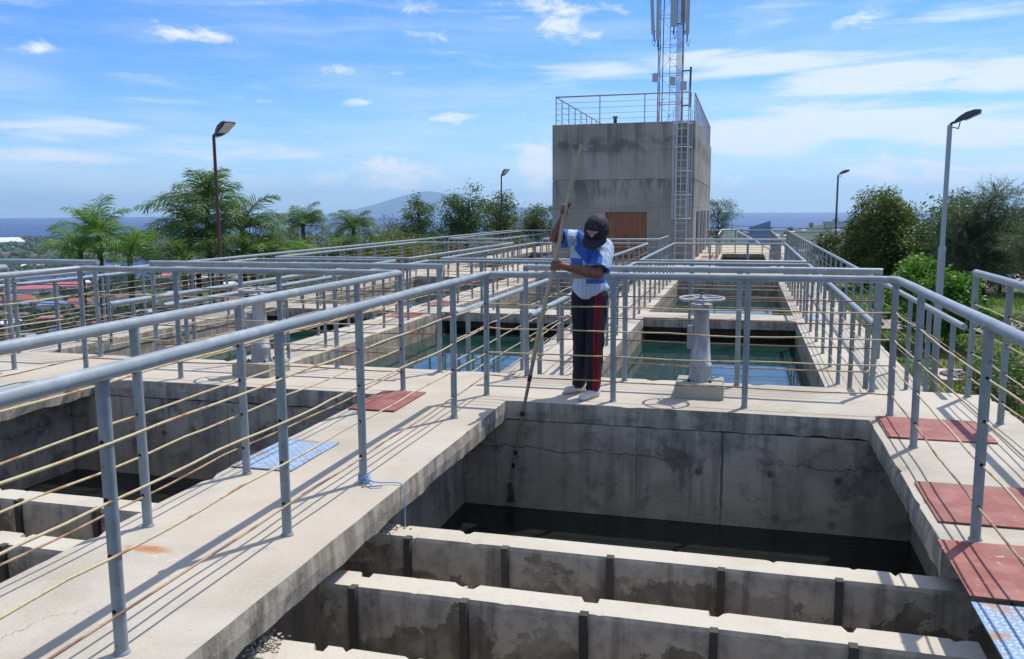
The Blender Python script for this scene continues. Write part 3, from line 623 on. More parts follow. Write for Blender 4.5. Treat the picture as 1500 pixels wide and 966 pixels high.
o=g.build('sea',M['sea']); tag(o,'deep blue sea reaching the horizon',None,None,'structure')
# island
g=MB(); IS=[]; na,nr=70,26; c0=math.radians(-20.0); D=18300
vs=[];fs=[]
for j in range(nr):
    for i in range(na):
        a=(i/(na-1))*2-1; b=(j/(nr-1))*2-1
        X=a*3100; Yd=b*1400
        e=max(0,1-abs(a)**1.5)*max(0,1-b*b)
        prof=math.exp(-((a+.06)/.30)**2)*385+math.exp(-((a-.30)/.35)**2)*190+math.exp(-((a+.40)/.30)**2)*150+ math.exp(-((a-.75)/.2)**2)*110
        h=prof*max(0,1-b*b)*min(1,(1-abs(a))*6)+nz(a*4,b*3,1)*45*e-8
        vs.append((math.sin(c0)*(D+Yd)+math.cos(c0)*X, math.cos(c0)*(D+Yd)-math.sin(c0)*X, PLAIN+h))
fs=[(j*na+i,j*na+i+1,(j+1)*na+i+1,(j+1)*na+i) for j in range(nr-1) for i in range(na-1)]
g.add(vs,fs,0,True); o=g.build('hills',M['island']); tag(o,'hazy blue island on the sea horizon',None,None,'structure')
# ------------------------------------------------------------------ concrete works
def solid_grid(xs,ys,solid,z0,z1,step=.09,amp=.004,chip=.03,name='walkway',mat=None,chipy=True):
    def refine(a,s):
        out=[a[0]]
        for p,q in zip(a,a[1:]):
            k=max(1,int(math.ceil((q-p)/s))); out+= [p+(q-p)*i/k for i in range(1,k+1)]
        return out
    X=refine(xs,step); Y=refine(ys,step)
    def cell(i,j):
        if i<0 or j<0 or i>=len(X)-1 or j>=len(Y)-1: return False
        cx,cy_=(X[i]+X[i+1])/2,(Y[j]+Y[j+1])/2; return solid(cx,cy_)
    S=[[cell(i,j) for j in range(len(Y)-1)] for i in range(len(X)-1)]
    def s(i,j): return 0<=i<len(X)-1 and 0<=j<len(Y)-1 and S[i][j]
    vid={};vs=[];fs=[]
    nzl=max(1,int(math.ceil((z1-z0)/.1))); 
    def vert(i,j,k):
        key=(i,j,k)
        if key in vid: return vid[key]
        x,y=X[i],Y[j]; z=z0+(z1-z0)*k/nzl
        nb=[s(i-1,j-1),s(i,j-1),s(i-1,j),s(i,j)]; edge=not all(nb)
        if edge:
            wv=nz(x*3,y*3,z*3)*amp*1.5; ch=max(0,nz(x*9.3+7,y*9.3,2)-.30)*chip*3
            gx_=(nb[0]+nb[2])-(nb[1]+nb[3]); gy_=(nb[0]+nb[1])-(nb[2]+nb[3])
            L=math.hypot(gx_,gy_) or 1
            out_=wv-(ch+.006 if k==nzl else ch*.3)-(abs(nz(x*6,y*6,8))*chip*.9 if k==0 else 0)
            x+=gx_/L*out_; y+=gy_/L*out_
            if k==nzl: z-=ch*.6+.003
            if k==0: z+=abs(nz(x*4,y*4,5))*chip
        elif k==nzl: z+=nz(x*.9,y*.9,4)*.004
        vs.append((x,y,z)); vid[key]=len(vs)-1; return vid[key]
    for i in range(len(X)-1):
        for j in range(len(Y)-1):
            if not S[i][j]: continue
            fs.append((vert(i,j,nzl),vert(i+1,j,nzl),vert(i+1,j+1,nzl),vert(i,j+1,nzl)))
            fs.append((vert(i,j,0),vert(i,j+1,0),vert(i+1,j+1,0),vert(i+1,j,0)))
            for k in range(nzl):
                if not s(i,j-1): fs.append((vert(i,j,k),vert(i+1,j,k),vert(i+1,j,k+1),vert(i,j,k+1)))
                if not s(i+1,j): fs.append((vert(i+1,j,k),vert(i+1,j+1,k),vert(i+1,j+1,k+1),vert(i+1,j,k+1)))
                if not s(i,j+1): fs.append((vert(i+1,j+1,k),vert(i,j+1,k),vert(i,j+1,k+1),vert(i+1,j+1,k+1)))
                if not s(i-1,j): fs.append((vert(i,j+1,k),vert(i,j,k),vert(i,j,k+1),vert(i,j+1,k+1)))
    g=MB(); g.add(vs,fs,0,False); return g
def inr(v,L): return any(a<v<b for a,b in L)
XW0=[(-11.2,-10.05),(-7.15,-6.05),(-3.1,-1.9),(1.35,2.05)]
def sol0(x,y):
    if y>6.8: return True
    if inr(x,XW0): return True
    return .95<x<1.35 and 4.28<y
g=solid_grid([-11.2,-10.05,-7.15,-6.05,-3.1,-1.9,.95,1.35,2.05],[-1.5,3.72,4.28,6.8,8.0],sol0,-.165,0,step=.08)
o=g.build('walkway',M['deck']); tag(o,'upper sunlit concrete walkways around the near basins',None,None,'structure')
XB1=[(-10.0,-6.9),(-5.98,-2.95),(-1.82,.95)]
def sol1(x,y):
    if inr(y,[(8.0,16.35),(17.25,25.2)]): return not inr(x,XB1)
    if 29.4<y<40.3: return not (-.95<x<.85) and not (-10.0<x<-8.6)
    return True
g=solid_grid([-11.2,-10.0,-8.6,-6.9,-5.98,-2.95,-1.82,-.95,.85,.95,2.05],[8.0,16.35,17.25,25.2,29.4,40.3,50],sol1,-.65,-.47,step=.16,amp=.003,chip=.008)
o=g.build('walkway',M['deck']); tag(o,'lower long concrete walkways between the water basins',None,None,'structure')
def thing_box(name,label,cat,boxes,mat,group=None,loc=None,partname=None):
    r=empty(name,loc or (boxes[0][0],boxes[0][1],boxes[0][2]),label,cat,group)
    return r
def mesh_thing(name,label,cat,mb,mat,group=None):
    o=mb.build(name,mat); return tag(o,label,cat,group)
# front retaining wall under the cross deck
def wallgrid(x0,x1,z0,z1,y,nrm,step=.12):
    n=int((x1-x0)/step)+1; k=int((z1-z0)/step)+1; vs=[];fs=[]
    for j in range(k+1):
        for i in range(n+1):
            x=x0+(x1-x0)*i/n; z=z0+(z1-z0)*j/k; vs.append((x,y+nz(x*1.5,z*1.5)*.006,z))
    for j in range(k):
        for i in range(n): fs.append((j*(n+1)+i,j*(n+1)+i+1,(j+1)*(n+1)+i+1,(j+1)*(n+1)+i))
    return vs,fs
g=MB(); g.box(-11.15,6.82,-3.2,2.0,7.95,-.168); vs,fs=wallgrid(-11.15,2.0,-3.2,-.168,6.806,-1); g.add(vs,fs,0,True)
mesh_thing('retaining_wall','long shaded concrete wall below the man at the end of the empty near basins','wall',g,M['wall'])
g=MB(); g.box(-2.71,-1.4,-3.2,-2.29,6.79,-.168)
mesh_thing('basin_wall','shaded concrete wall under the walkway on the left of the drained basin','wall',g,M['wall'])
g=MB(); g.box(-6.95,-1.4,-3.2,-6.35,6.79,-.168); mesh_thing('basin_wall','shaded concrete wall under the far left walkway of the near basins','wall',g,M['wall'])
g=MB(); g.box(1.29,4.35,-3.2,2.0,6.79,-.168); g.box(1.36,-1.4,-3.2,2.0,4.35,-.168); mesh_thing('basin_wall','shaded concrete wall under the walkway with the red plates','wall',g,M['wall'])
g=MB(); g.box(-11.1,-1.4,-3.2,-10.1,6.79,-.168); mesh_thing('basin_wall','outermost concrete wall on the left edge of the near basins','wall',g,M['wall'])
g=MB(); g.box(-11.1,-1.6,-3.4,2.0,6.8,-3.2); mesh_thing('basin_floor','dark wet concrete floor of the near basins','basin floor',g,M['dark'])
# inner walls of the lower water basins: each basin one thing
names=['far left column of basins beside the outer handrail','left column of basins behind the left hand valve','middle column of basins behind the centre valve']
k=0
for bi,(a,b) in enumerate(XB1):
    for (y0,y1,nm) in ((8.02,17.2,'nearer'),(17.27,25.18,'farther')):
        g=MB(); t=.25
        # four walls with inner faces a little outside the slab lip
        x0,x1=a-.015,b+.015
        zt=-.653
        g.box(x0-t,y0,-3.2,x0,y1,zt); g.box(x1,y0,-3.2,x1+t,y1,zt)
        g.box(x0-t,y1,-3.2,x1+t,y1+.05,zt); 
        mesh_thing('water_basin','%s concrete water basin in the %s'%(nm,names[bi]),'basin',g,[M['wall']],'water basins behind the man')
        gw=MB(); gw.box(x0+.001,y0,-1.6,x1-.001,y1-.002,-.90); o=gw.build('water',M['water']); tag(o,'still teal water in the %s basin of the %s'%(nm,names[bi]),None,None,'structure')
for (a,b,y0,y1,lb) in ((-.95,.85,29.4,40.3,'small far basin right of the concrete building'),(-10.0,-8.6,29.4,40.3,'narrow far basin left of the concrete building')):
    g=MB(); g.box(a-.25,y0,-3,a-.01,y1,-.653); g.box(b+.01,y0,-3,b+.25,y1,-.653); g.box(a-.25,y1+.01,-3,b+.25,y1+.2,-.653); g.box(a-.25,y0-.25,-3,b+.25,y0-.01,-.653)
    mesh_thing('water_basin',lb,'basin',g,M['trough_side'],'water basins behind the man')
    gw=MB(); gw.box(a-.008,y0-.008,-1.6,b+.008,y1+.008,-1.0); o=gw.build('water',M['water']); tag(o,'dark water in the '+lb,None,None,'structure')
# far central cross beams seen inside the small basin
g=MB(); g.box(-.95,34.2,-.8,.85,34.45,-.6); mesh_thing('cross_beam','pale concrete beam across the small far basin','beam',g,M['deck'])
# outer side faces of the raised works
g=MB(); g.box(1.97,8.0,-3,2.02,50,-.655); g.box(1.97,-1.45,-3,2.03,7.98,-.170); g.box(-11.17,-1.45,-5,-11.12,50,-.655); mesh_thing('foundation_wall','concrete foundation wall along the outer edge of the walkways','wall',g,M['wall'])
# front water
for (a,b,y0,lb) in ((-2.289,1.289,4.48,'middle'),(-6.349,-2.711,4.45,'left'),(-10.099,-6.951,-1.4,'far left')):
    gw=MB(); gw.box(a,y0,-1.6,b,6.805,-.93); o=gw.build('water',M['water_front']); tag(o,'dark murky water at the foot of the wall in the %s near basin'%lb,None,None,'structure')
# troughs
def trough(x0,x1,y0,y1,ribs,label,ztop=-.25,zbot=-3.2):
    r=empty('trough_wall',(x0,y0,zbot),label,'trough wall','concrete trough walls in the drained basins')
    ny=3; nxs=int((x1-x0)/.022); nzs=10; vs=[];fs=[]
    # near face, top, far face as one sheet wrapped over
    prof=[(y0,zbot),(y0,-1.2),(y0,-.9),(y0,-.7),(y0,-.55),(y0,-.4),(y0,ztop-.02),(y0+.008,ztop),((y0*2+y1)/3,ztop),((y0+2*y1)/3,ztop),(y1-.01,ztop),(y1,ztop-.02),(y1,-1.),(y1,zbot)]
    NP=len(prof)
    for i in range(nxs+1):
        x=x0+(x1-x0)*i/nxs
        notch=any(abs(x-rx)<.025 for rx in ribs)
        for j,(y,z) in enumerate(prof):
            yy=y+nz(x*2,z*2,y)*.006; zz=z
            if j>=6 and j<=11: zz+=nz(x*1.2,y*3,2)*.003
            if j in(6,7): ch=max(0,nz(x*11,y0*3,1)-.42)*.05; zz-=ch; yy+=ch*.7
            if j in(10,11):
                ch=max(0,nz(x*13,y1*3,7)-.38)*.06; zz-=ch; yy-=ch
                if notch and y1<4.2: yy-=.05; zz-=.035 
            vs.append((x,yy,zz))
    for i in range(nxs):
        for j in range(NP-1): a=i*NP+j; fs.append((a,a+NP,a+NP+1,a+1))
    fs.append(tuple(range(NP))); fs.append(tuple(nxs*NP+j for j in reversed(range(NP))))
    g=MB(); g.add(vs,fs); g.build('wall',M['trough'],r)
    for rx in ribs:
        g=MB(); q=[]; zt=ztop+.004+random.uniform(-.004,.008); ww=.019; n=14
        for s in range(n+1):
            z=zbot+(zt-zbot)*s/n; jit=nz(rx*3,z*7)*.006; q.append((z,jit))
        vs=[];fs=[]
        for z,jt in q: vs+=[(rx-ww+jt,y0-.030,z),(rx+ww+jt*.5,y0-.030,z),(rx+ww+jt*.5,y0+.02,z),(rx-ww+jt,y0+.02,z)]
        for s in range(n):
            for e in range(4): a=s*4+e; b=s*4+(e+1)%4; fs.append((a,b,b+4,a+4))
        fs.append((n*4,n*4+1,n*4+2,n*4+3)); g.add(vs,fs); g.build('rib',M['rib'],r)
    return r
RB=[-1.80,-1.225,-.64,-.065,.51]
trough(-2.30,1.28,4.34,4.52,RB,'concrete trough wall nearest the dark water below the man')
trough(-2.01,1.02,3.67,3.85,[-1.82,-1.24,-.66,-.08,.50],'second trough wall below the man, its left end standing free')
trough(-2.00,1.02,2.94,3.12,[-1.7,-1.1,-.5,.1,.7],'trough wall at the bottom edge of the picture in the middle basin')
trough(-6.34,-2.72,4.31,4.49,[-6.1,-5.6,-5.05,-4.49,-3.89,-3.3],'trough wall nearest the dark water in the left near basin')
trough(-6.34,-2.72,3.68,3.86,[-6.1,-5.6,-5.05,-4.5,-3.97,-3.35],'second trough wall in the left near basin beside the rust stained walkway')
trough(-6.34,-2.72,2.94,3.12,[-6.1,-5.6,-5.05,-4.5,-3.97,-3.35],'third trough wall in the left near basin, nearest the camera')
g=MB(); Rb=random.Random(12)
for i in range(150):
    q=Rb.uniform(.003,.012); g.ball((-1.94+Rb.gauss(0,.035),3.04+Rb.gauss(0,.045),-.247+q*.4+Rb.random()*.012),(q,q*Rb.uniform(.5,1),q*.6),3)
for i in range(70):
    q=Rb.uniform(.003,.009); g.ball((-1.97+Rb.gauss(0,.05),4.42+Rb.gauss(0,.05),-.247+q*.4),(q,q*Rb.uniform(.5,1),q*.6),3)
o=g.build('rubble',M['trough']); tag(o,'little heaps of broken concrete crumbs on the left ends of the trough walls','rubble',None,'stuff')
# covering plates
def plate(x0,y0,x1,y1,z,mat,label,group,tilt=0):
    g=MB(); n=8; vs=[];fs=[]; th=.007
    for j in range(n+1):
        for i in range(n+1):
            x=x0+(x1-x0)*i/n; y=y0+(y1-y0)*j/n; vs.append((x,y,z+th+abs(nz(x*2,y*2,3))*.008+tilt*(i/n)))
    m_=len(vs); vs+=[(a,b,c-th) for a,b,c in vs]
    for j in range(n):
        for i in range(n):
            a=j*(n+1)+i; fs.append((a,a+1,a+n+2,a+n+1)); fs.append((m_+a,m_+a+n+1,m_+a+n+2,m_+a+1))
    for i in range(n):
        a=i; fs.append((a+m_,a+1+m_,a+1,a)); a=n*(n+1)+i; fs.append((a,a+1,a+1+m_,a+m_))
        a=i*(n+1); fs.append((a,a+n+1,a+n+1+m_,a+m_)); a=i*(n+1)+n; fs.append((a+m_,a+n+1+m_,a+n+1,a))
    g.add(vs,fs); o=g.build('steel_plate',mat); return tag(o,label,'plate',group)
RP='red painted steel cover plates'
plate(1.01,6.28,1.70,6.90,.004,M['plate'],'dusty red steel plate at the corner nearest the wall, farthest of the right three',RP)
plate(1.00,4.60,1.68,5.26,.004,M['plate'],'red steel plate in the middle of the right hand walkway',RP)
plate(.94,3.70,1.74,4.33,.006,M['plate'],'worn red steel plate overhanging the basin next to the blue plate',RP)
plate(-3.06,6.18,-2.66,6.90,.004,M['plate'],'scuffed red steel plate on the left walkway beside the basin edge',RP)
plate(.93,2.75,1.80,3.64,.006,M['blueplate'],'rusty pale blue chequered plate at the lower right corner','blue chequered steel plates')
plate(-3.08,4.56,-2.66,5.22,.004,M['blueplate'],'light blue chequered plate on the left walkway','blue chequered steel plates')
plate(1.12,16.5,1.42,17.4,-.466,M['blueplate'],'small pale blue plate on the far right walkway by the railing posts','blue chequered steel plates')
plate(-1.75,33.2,-1.1,34.9,-.466,M['plate'],'pinkish red plate at the front right corner of the building',RP)
plate(-1.75,36.4,-1.1,38.3,-.466,M['plate'],'pinkish red plate farther along the side of the building',RP)
plate(-6.75,15.3,-6.15,16.1,-.466,M['plate'],'faded red plate far back on the walkway between the two left basins',RP)
plate(-6.75,17.3,-6.15,18.3,-.466,M['plate'],'faded red plate beyond the far crossing of the left walkway',RP)
# ------------------------------------------------------------------ railings
def railing(label,pts,posts,zb=0,h=1.05,wm='wire',near=1,group='grey pipe railings round the basins',zs=(.17,.38,.59,.80),seed=0,lean=.004,rt_=.029,rp=.024,zprof=None,endcap=False,wr=.0060):
    rnd=random.Random(hash(label)%9999 if seed==0 else seed); rnd=random.Random(sum(map(ord,label))+seed)
    r=empty('railing',(pts[0][0],pts[0][1],zb),label,'railing',group)
    P3=[V((x,y,zb+h)) for x,y in pts]
    # round the corners a little
    path=[]
    for i,p in enumerate(P3):
        if 0<i<len(P3)-1:
            a=(P3[i-1]-p).normalized(); b=(P3[i+1]-p).normalized(); path+=[p+a*.035,p+b*.035]
        else: path.append(p)
    fine=[path[0]]
    for p,q in zip(path,path[1:]):
        k=max(1,int((q-p).length/(.6 if near else 3)));
        for s in range(1,k+1):
            t=p.lerp(q,s/k)
            if s<k: t=t+V((nz(t.x,t.y,1)*.003,nz(t.x,t.y,2)*.003,nz(t.x,t.y,3)*.004))
            fine.append(t)
    MB().tube(fine,rt_,14 if near else 8).build('top_rail',M['rail_top'],r)
    dirs=[]
    for (x,y) in posts:
        # direction of nearest segment
        best=None
        for (a,b) in zip(pts,pts[1:]):
            A=V((a[0],a[1]));B=V((b[0],b[1])); t=max(0,min(1,(V((x,y))-A).dot(B-A)/(B-A).length_squared)); d=(A.lerp(B,t)-V((x,y))).length
            if best is None or d<best[0]-1e-6: best=(d,(B-A).normalized())
        dv=V((best[1].x,best[1].y,0)); lx,ly=rnd.uniform(-lean,lean),rnd.uniform(-lean,lean)
        g=MB(); g.tube([(x+lx*2,y+ly*2,zb-.01),(x+lx,y+ly,zb+h*.5),(x,y,zb+h-.05),(x,y,zb+h-.004)],[rp,rp,rp,rp*1.1] if near else rp,14 if near else 8)
        if near:
            g.lathe((x+lx*2,y+ly*2,zb),[(rp*1.35,0),(rp*1.3,.006),(rp*1.02,.012)],12)
            for z in zs:
                for sgn in (-1,1):
                    c=V((x+lx*(2-z/h*2),y+ly*(2-z/h*2),zb+z))+dv*sgn*(rp-.004)
                    g.lathe(c,[(.0085,0),(.0085,.0050)],8,1,False,dv*sgn)
        g.build('post',[M['rail'],M['hole']],r)
    for wi,z in enumerate(zs):
        g=MB(); pp=[]
        for si,(a,b) in enumerate(zip(pts,pts[1:])):
            A=V((a[0],a[1],0));B=V((b[0],b[1],0)); L=(B-A).length
            st=.17 if near==2 else (.3 if near else 1.5); k=max(2,int(L/st)); ph=rnd.random()*7
            for s in range(k+1):
                if s==0 and pp: continue
                t=s/k; q=A.lerp(B,t); d=t*L
                sag=-.008*abs(math.sin(math.pi*d/1.05+ph))+nz(d*.8,wi*3.1,ph)*.013+nz(d*4,wi*3.1,ph)*.003
                if not near: sag*=.8
                n2=V((-(B-A).y,(B-A).x,0)).normalized()*nz(d*1.5,wi,ph+9)*.014
                pp.append(q+n2+V((0,0,zb+z+sag)))
        g.tube(pp,wr if near else .006,6 if near else 4); 
        mm=M[wm] if rnd.random()>.2 else M['wire_mix']
        g.build('wire',mm,r)
    return r
def ev(a,b,s):
    n=max(1,round(abs(b-a)/s)); return [a+(b-a)*i/n for i in range(n+1)]
railing('foreground railing that passes in front of the man and turns back down both walkways',
  [(-2.13,-1.2),(-2.13,7.0),(1.13,7.0),(1.13,-1.2)],
  [(-2.13,-.9),(-2.13,.2),(-2.14,1.3),(-2.15,2.45),(-2.15,3.63),(-2.13,4.48),(-2.13,6.13),(-2.12,6.97),(-1.03,6.98),(.04,6.99),(1.12,7.0),(1.13,6.08),(1.12,4.41),(1.13,2.8),(1.13,1.5)],near=2)
railing('foreground railing along the left basin side of the near walkway',
  [(-2.92,-1.2),(-2.92,7.0),(-6.3,7.0),(-6.3,-1.2)],
  [(-2.92,.3),(-2.92,1.4),(-2.92,2.45),(-2.92,3.57),(-2.91,4.47),(-2.91,6.1),(-2.91,6.97),(-4.12,7.0),(-5.22,7.0),(-6.29,6.98),(-6.3,5.9),(-6.3,4.6),(-6.3,3.4)],near=2)
railing('railing on the outermost left near basin at the left picture edge',
  [(-7.2,-1.2),(-7.2,7.02),(-10.2,7.02),(-10.2,-1.2)],[(-7.2,7.0),(-7.2,5.9),(-7.2,4.8),(-8.2,7.02),(-9.2,7.02),(-10.2,7.0),(-10.2,5.5)],near=1)
railing('right hand outer railing of the near walkway beside the shrubs',[(1.87,7.88),(1.87,-1.2)],[(1.87,7.86),(1.87,6.9),(1.87,5.75),(1.87,4.6),(1.87,3.5),(1.87,2.4)],near=2)
railing('short railing behind the centre valve, along the back of the cross walkway',[(-2.02,7.88),(1.15,7.88)],[(-2.0,7.87),(-1.05,7.87),(-.03,7.87),(1.12,7.88)],wm='wire_rust',near=1)
railing('short railing behind the left valve, along the back of the cross walkway',[(-6.18,7.88),(-2.83,7.88)],[(-6.15,7.87),(-5.08,7.87),(-4.0,7.87),(-2.88,7.88)],wm='wire_rust',near=1)
railing('short back railing of the cross walkway at the left picture edge',[(-10.2,7.88),(-6.85,7.88)],[(-10.15,7.87),(-9.1,7.87),(-8.0,7.87),(-6.9,7.88)],wm='wire_rust',near=1)
railing('outer railing along the left edge of the near basins',[(-10.95,7.9),(-10.95,-1.2)],[(-10.95,y) for y in ev(7.8,0,1.1)],near=1,wm='wire')
zb=-.47
LW=['far left','left','middle']
for ci,(xl,xr) in enumerate(((-10.0,-6.82),(-6.12,-2.74),(-1.98,1.12))):
    Ym=16.12
    railing('lower railing round the nearer basin of the %s column'%LW[ci],[(xr,7.97),(xr,Ym),(xl,Ym),(xl,7.97)],
      [(xr,y) for y in ev(8.35,Ym,1.04)]+[(x,Ym) for x in ev(xr,xl,1.05)[1:-1]]+[(xl,y) for y in ev(Ym,8.35,1.04)],zb=zb,near=1,wm='wire',wr=.006)
    railing('lower railing round the farther basin of the %s column'%LW[ci],[(xl,16.9),(xl,25.3),(xr,25.3),(xr,16.9),(xl,16.9)],
      [(xl,y) for y in ev(16.9,25.3,1.05)]+[(x,25.3) for x in ev(xl,xr,1.05)[1:-1]]+[(xr,y) for y in ev(25.3,16.9,1.05)]+[(x,16.9) for x in ev(xr,xl,1.05)[1:-1]],zb=zb,near=0,wm='wire_mix')
railing('far railing closing the small basin beside the building',[(-1.88,28.7),(1.12,28.7),(1.12,39.4)],[(x,28.7) for x in ev(-1.88,1.12,1.0)]+[(1.12,y) for y in ev(29.8,39.4,1.05)],zb=zb,near=0,wm='wire_mix')
railing('far railing in front of the concrete building',[(-6.7,33.2),(-6.7,28.7),(-2.74,28.7),(-2.74,32.4)],[(x,28.7) for x in ev(-6.7,-2.74,1.)]+[(-6.7,y) for y in ev(29.7,33.2,1.)]+[(-2.74,y) for y in ev(29.7,32.4,1.)],zb=zb,near=0,wm='wire_mix')
railing('far railing left of the concrete building',[(-8.1,38.9),(-8.1,28.7),(-10.1,28.7),(-10.1,38.9)],[(-8.1,y) for y in ev(28.7,38.9,1.1)]+[(-10.1,y) for y in ev(28.7,38.9,1.1)]+[(-9.1,28.7)],zb=zb,near=0,wm='wire_mix')
railing('long outer railing on the left edge running back past the palms',[(-10.9,7.97),(-10.9,40.0),(-7.7,40.0)],[(-10.9,y) for y in ev(8.4,40,1.07)]+[(-9.8,40),(-8.7,40)],zb=zb,near=0,wm='wire_mix')
railing('long outer railing on the right edge running back toward the blue tower',[(1.83,7.97),(1.83,40.6),(-1.7,40.6)],[(1.83,y) for y in ev(8.35,40.6,1.05)]+[(x,40.6) for x in ev(.8,-1.6,1.)],zb=zb,near=0,wm='wire_mix')
# skew stair rail at the far end
r=empty('handrail',(-.47,40.0,zb),'white skewed handrail at the far end beyond the small basin','handrail')
MB().tube([(-1.05,36.5,.50),(-1.05,41.6,.58),(-.47,41.6,.58),(.2,36.5,.38),(.85,30.3,.2)],.032,8).build('top_rail',M['silver'],r)
for (x,y,z) in ((-1.05,36.5,.48),(-1.05,39,.53),(-1.05,41.5,.56),(.85,30.4,.18),(.98,33,.26)): MB().tube([(x,y,zb),(x,y,z)],.024,8).build('post',M['rail'],r)
# blue rope
g=MB(); pp=[]
for i in range(60):
    a=i*.42; pp.append((-2.13+.034*math.cos(a),4.48+.034*math.sin(a),.02+.028*(i/60)+.004*math.sin(i)))
pp+=[(-2.08,4.44,.03),(-2.02,4.47,.014),(-1.95,4.50,.012),(-1.905,4.50,.010),(-1.885,4.50,-.03),(-1.884,4.50,-.12),(-1.883,4.495,-.24),(-1.885,4.49,-.36),(-1.88,4.49,-.47)]
g.tube(pp,.0038,6); g.tube([(-2.10,4.45,.03),(-2.04,4.40,.012),(-1.99,4.43,.012)],.005,6); g.tube([(-2.11,4.46,.03),(-2.09,4.42,.05),(-2.05,4.45,.02)],.005,6)
mesh_thing('rope','blue rope tied to the foot of a foreground post and hanging into the basin','rope',g,M['blue_rope'])
g=MB(); 
for k in range(2):
    pp=[(-4.05+.035*math.cos(a*.5+k)+.01*k,7.86,.56+.065*math.sin(a*.5+k*1.3)-.02) for a in range(13)]; g.tube(pp,.004,5)
mesh_thing('wire_loop','loose loop of wire hanging from a post behind the left valve','wire',g,M['darkmetal'])
# ------------------------------------------------------------------ valve pedestals
def valve(x,y,label,rot=0):
    r=empty('valve_pedestal',(x,y,0),label,'valve','handwheel valve pedestals on the cross walkway')
    g=MB(); w_=.205; a=.165
    # chamfered plinth
    vs=[];prof=[(w_,.0),(w_*.99,.105),(w_*.93,.125)]
    for (h_,z) in prof: vs+=[(x-h_,y-.2*h_/w_,z+.002),(x+h_,y-.2*h_/w_,z+.002),(x+h_*.98,y+.2*h_/w_,z+.002),(x-h_,y+.2*h_/w_,z+.002)]
    fs=[(0,3,2,1),(8,9,10,11)]+[(s*4+e,s*4+(e+1)%4,(s+1)*4+(e+1)%4,(s+1)*4+e) for s in range(2) for e in range(4)]
    g.add(vs,fs); g.build('plinth',M['plinth'],r)
    g=MB(); g.lathe((x,y,.125),[(.105,0),(.108,.012),(.098,.02),(.094,.03),(.09,.12),(.098,.125),(.098,.145),(.088,.15),(.062,.555),(.068,.56),(.068,.575),(.06,.585),(.058,.61)],28)
    c=g.build('column',M['valve'],r)
    for q in range(4):
        an=math.pi/4+q*math.pi/2; gb=MB(); gb.lathe((x+.125*math.cos(an),y+.125*math.sin(an),.125),[(.016,0),(.016,.014),(.007,.015),(.007,.03)],6,0,False); gb.build('bolt',M['darkmetal'],r)
    gb=MB(); gb.box(x-.115,y-.03,.40,x-.068,y+.03,.60); gb.build('gauge_box',M['valve'],r)
    g=MB(); g.lathe((x,y,.735),[(.06,0),(.092,.006),(.092,.055),(.06,.06),(.045,.075),(.03,.08),(.03,.10)],8,0,False); g.build('gearbox',M['valve'],r)
    g=MB(); n=36; R_=.185; rr=.012; pts=[(x+R_*math.cos(2*math.pi*i/n),y+R_*math.sin(2*math.pi*i/n),.835+.004*math.sin(2*math.pi*i/n)) for i in range(n+1)]
    g.tube(pts,rr,8,cap=False)
    for q in range(4):
        an=q*math.pi/2+rot; g.tube([(x,y,.838),(x+.1*math.cos(an),y+.1*math.sin(an),.832),(x+R_*math.cos(an),y+R_*math.sin(an),.835)],[.015,.011,.010],8)
    g.lathe((x,y,.815),[(.03,0),(.032,.03),(.02,.034),(.02,.05),(.008,.055)],12); h_=g.build('handwheel',M['valve'],r)
    g=MB(); g.lathe((x,y,.868),[(.013,0),(.013,.018),(.006,.022)],6,0,False); g.build('nut',M['darkmetal'],r)
    return r
v1=valve(-.335,7.42,'grey valve pedestal with handwheel between the man and the right walkway',.5)
valve(-4.60,7.42,'grey valve pedestal with handwheel seen between the two foreground railings',1.1)
valve(-8.62,7.42,'valve handwheel half hidden behind the left railings',.2)
# ------------------------------------------------------------------ building
YB0,YB1,XL,XR,ZG,ZT=34.3,50.0,-7.58,-1.95,-.47,4.93
b=empty('concrete_building',(XL,YB0,ZG),'tall weathered concrete building with wooden doors and a railed flat roof','building')
dx0,dx1,dzt=-5.42,-3.76,1.46; th=.25; zl=2.72
g=MB()
for (z0,z1) in ((ZG,zl),(zl+.035,ZT)):
    if z0==ZG:
        g.box(XL,YB0,z0,dx0,YB0+th,z1); g.box(dx1,YB0,z0,XR,YB0+th,z1); g.box(dx0,YB0,dzt,dx1,YB0+th,z1)
    else: g.box(XL,YB0,z0,XR,YB0+th,z1)
    g.box(XL,YB0+th,z0,XL+th,YB1,z1); g.box(XL+th,YB1-th,z0,XR,YB1,z1)
    if z0>0: g.box(XR-th,YB0+th,z0,XR,YB1-th,z1)
ops=[(36.3,37.4),(39.6,40.6),(42.6,43.8),(46.6,47.8)]; ys=YB0+th
for (a,c) in ops+[(YB1-th,None)]:
    g.box(XR-th,ys,ZG,XR,a,zl)
    if c is None: break
    g.box(XR-th,a,1.45,XR,c,zl); ys=c
g.box(XL+.02,YB0+.02,zl,XR-.02,YB1-.02,zl+.035)
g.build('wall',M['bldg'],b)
for (a,c) in ops:
    g=MB(); g.box(XR-.22,a,ZG,XR-.16,c,1.45); wv=g.build('window',M['void'],b)
for (a,c) in ops: g=MB(); g.box(XR-.01,c-.06,ZG+.02,XR+.09,c+.12,1.5); g.build('pilaster',M['bldg_pale'],b)
g=MB(); g.box(XR-.01,YB0-.01,ZG+.01,XR+.06,YB0+.16,1.5); g.build('pilaster',M['bldg_pale'],b)
g=MB(); g.box(XL+.1,YB0+.1,ZT-.12,XR-.1,YB1-.1,ZT+.0); g.build('roof',M['bldg'],b)
mid=(dx0+dx1)/2
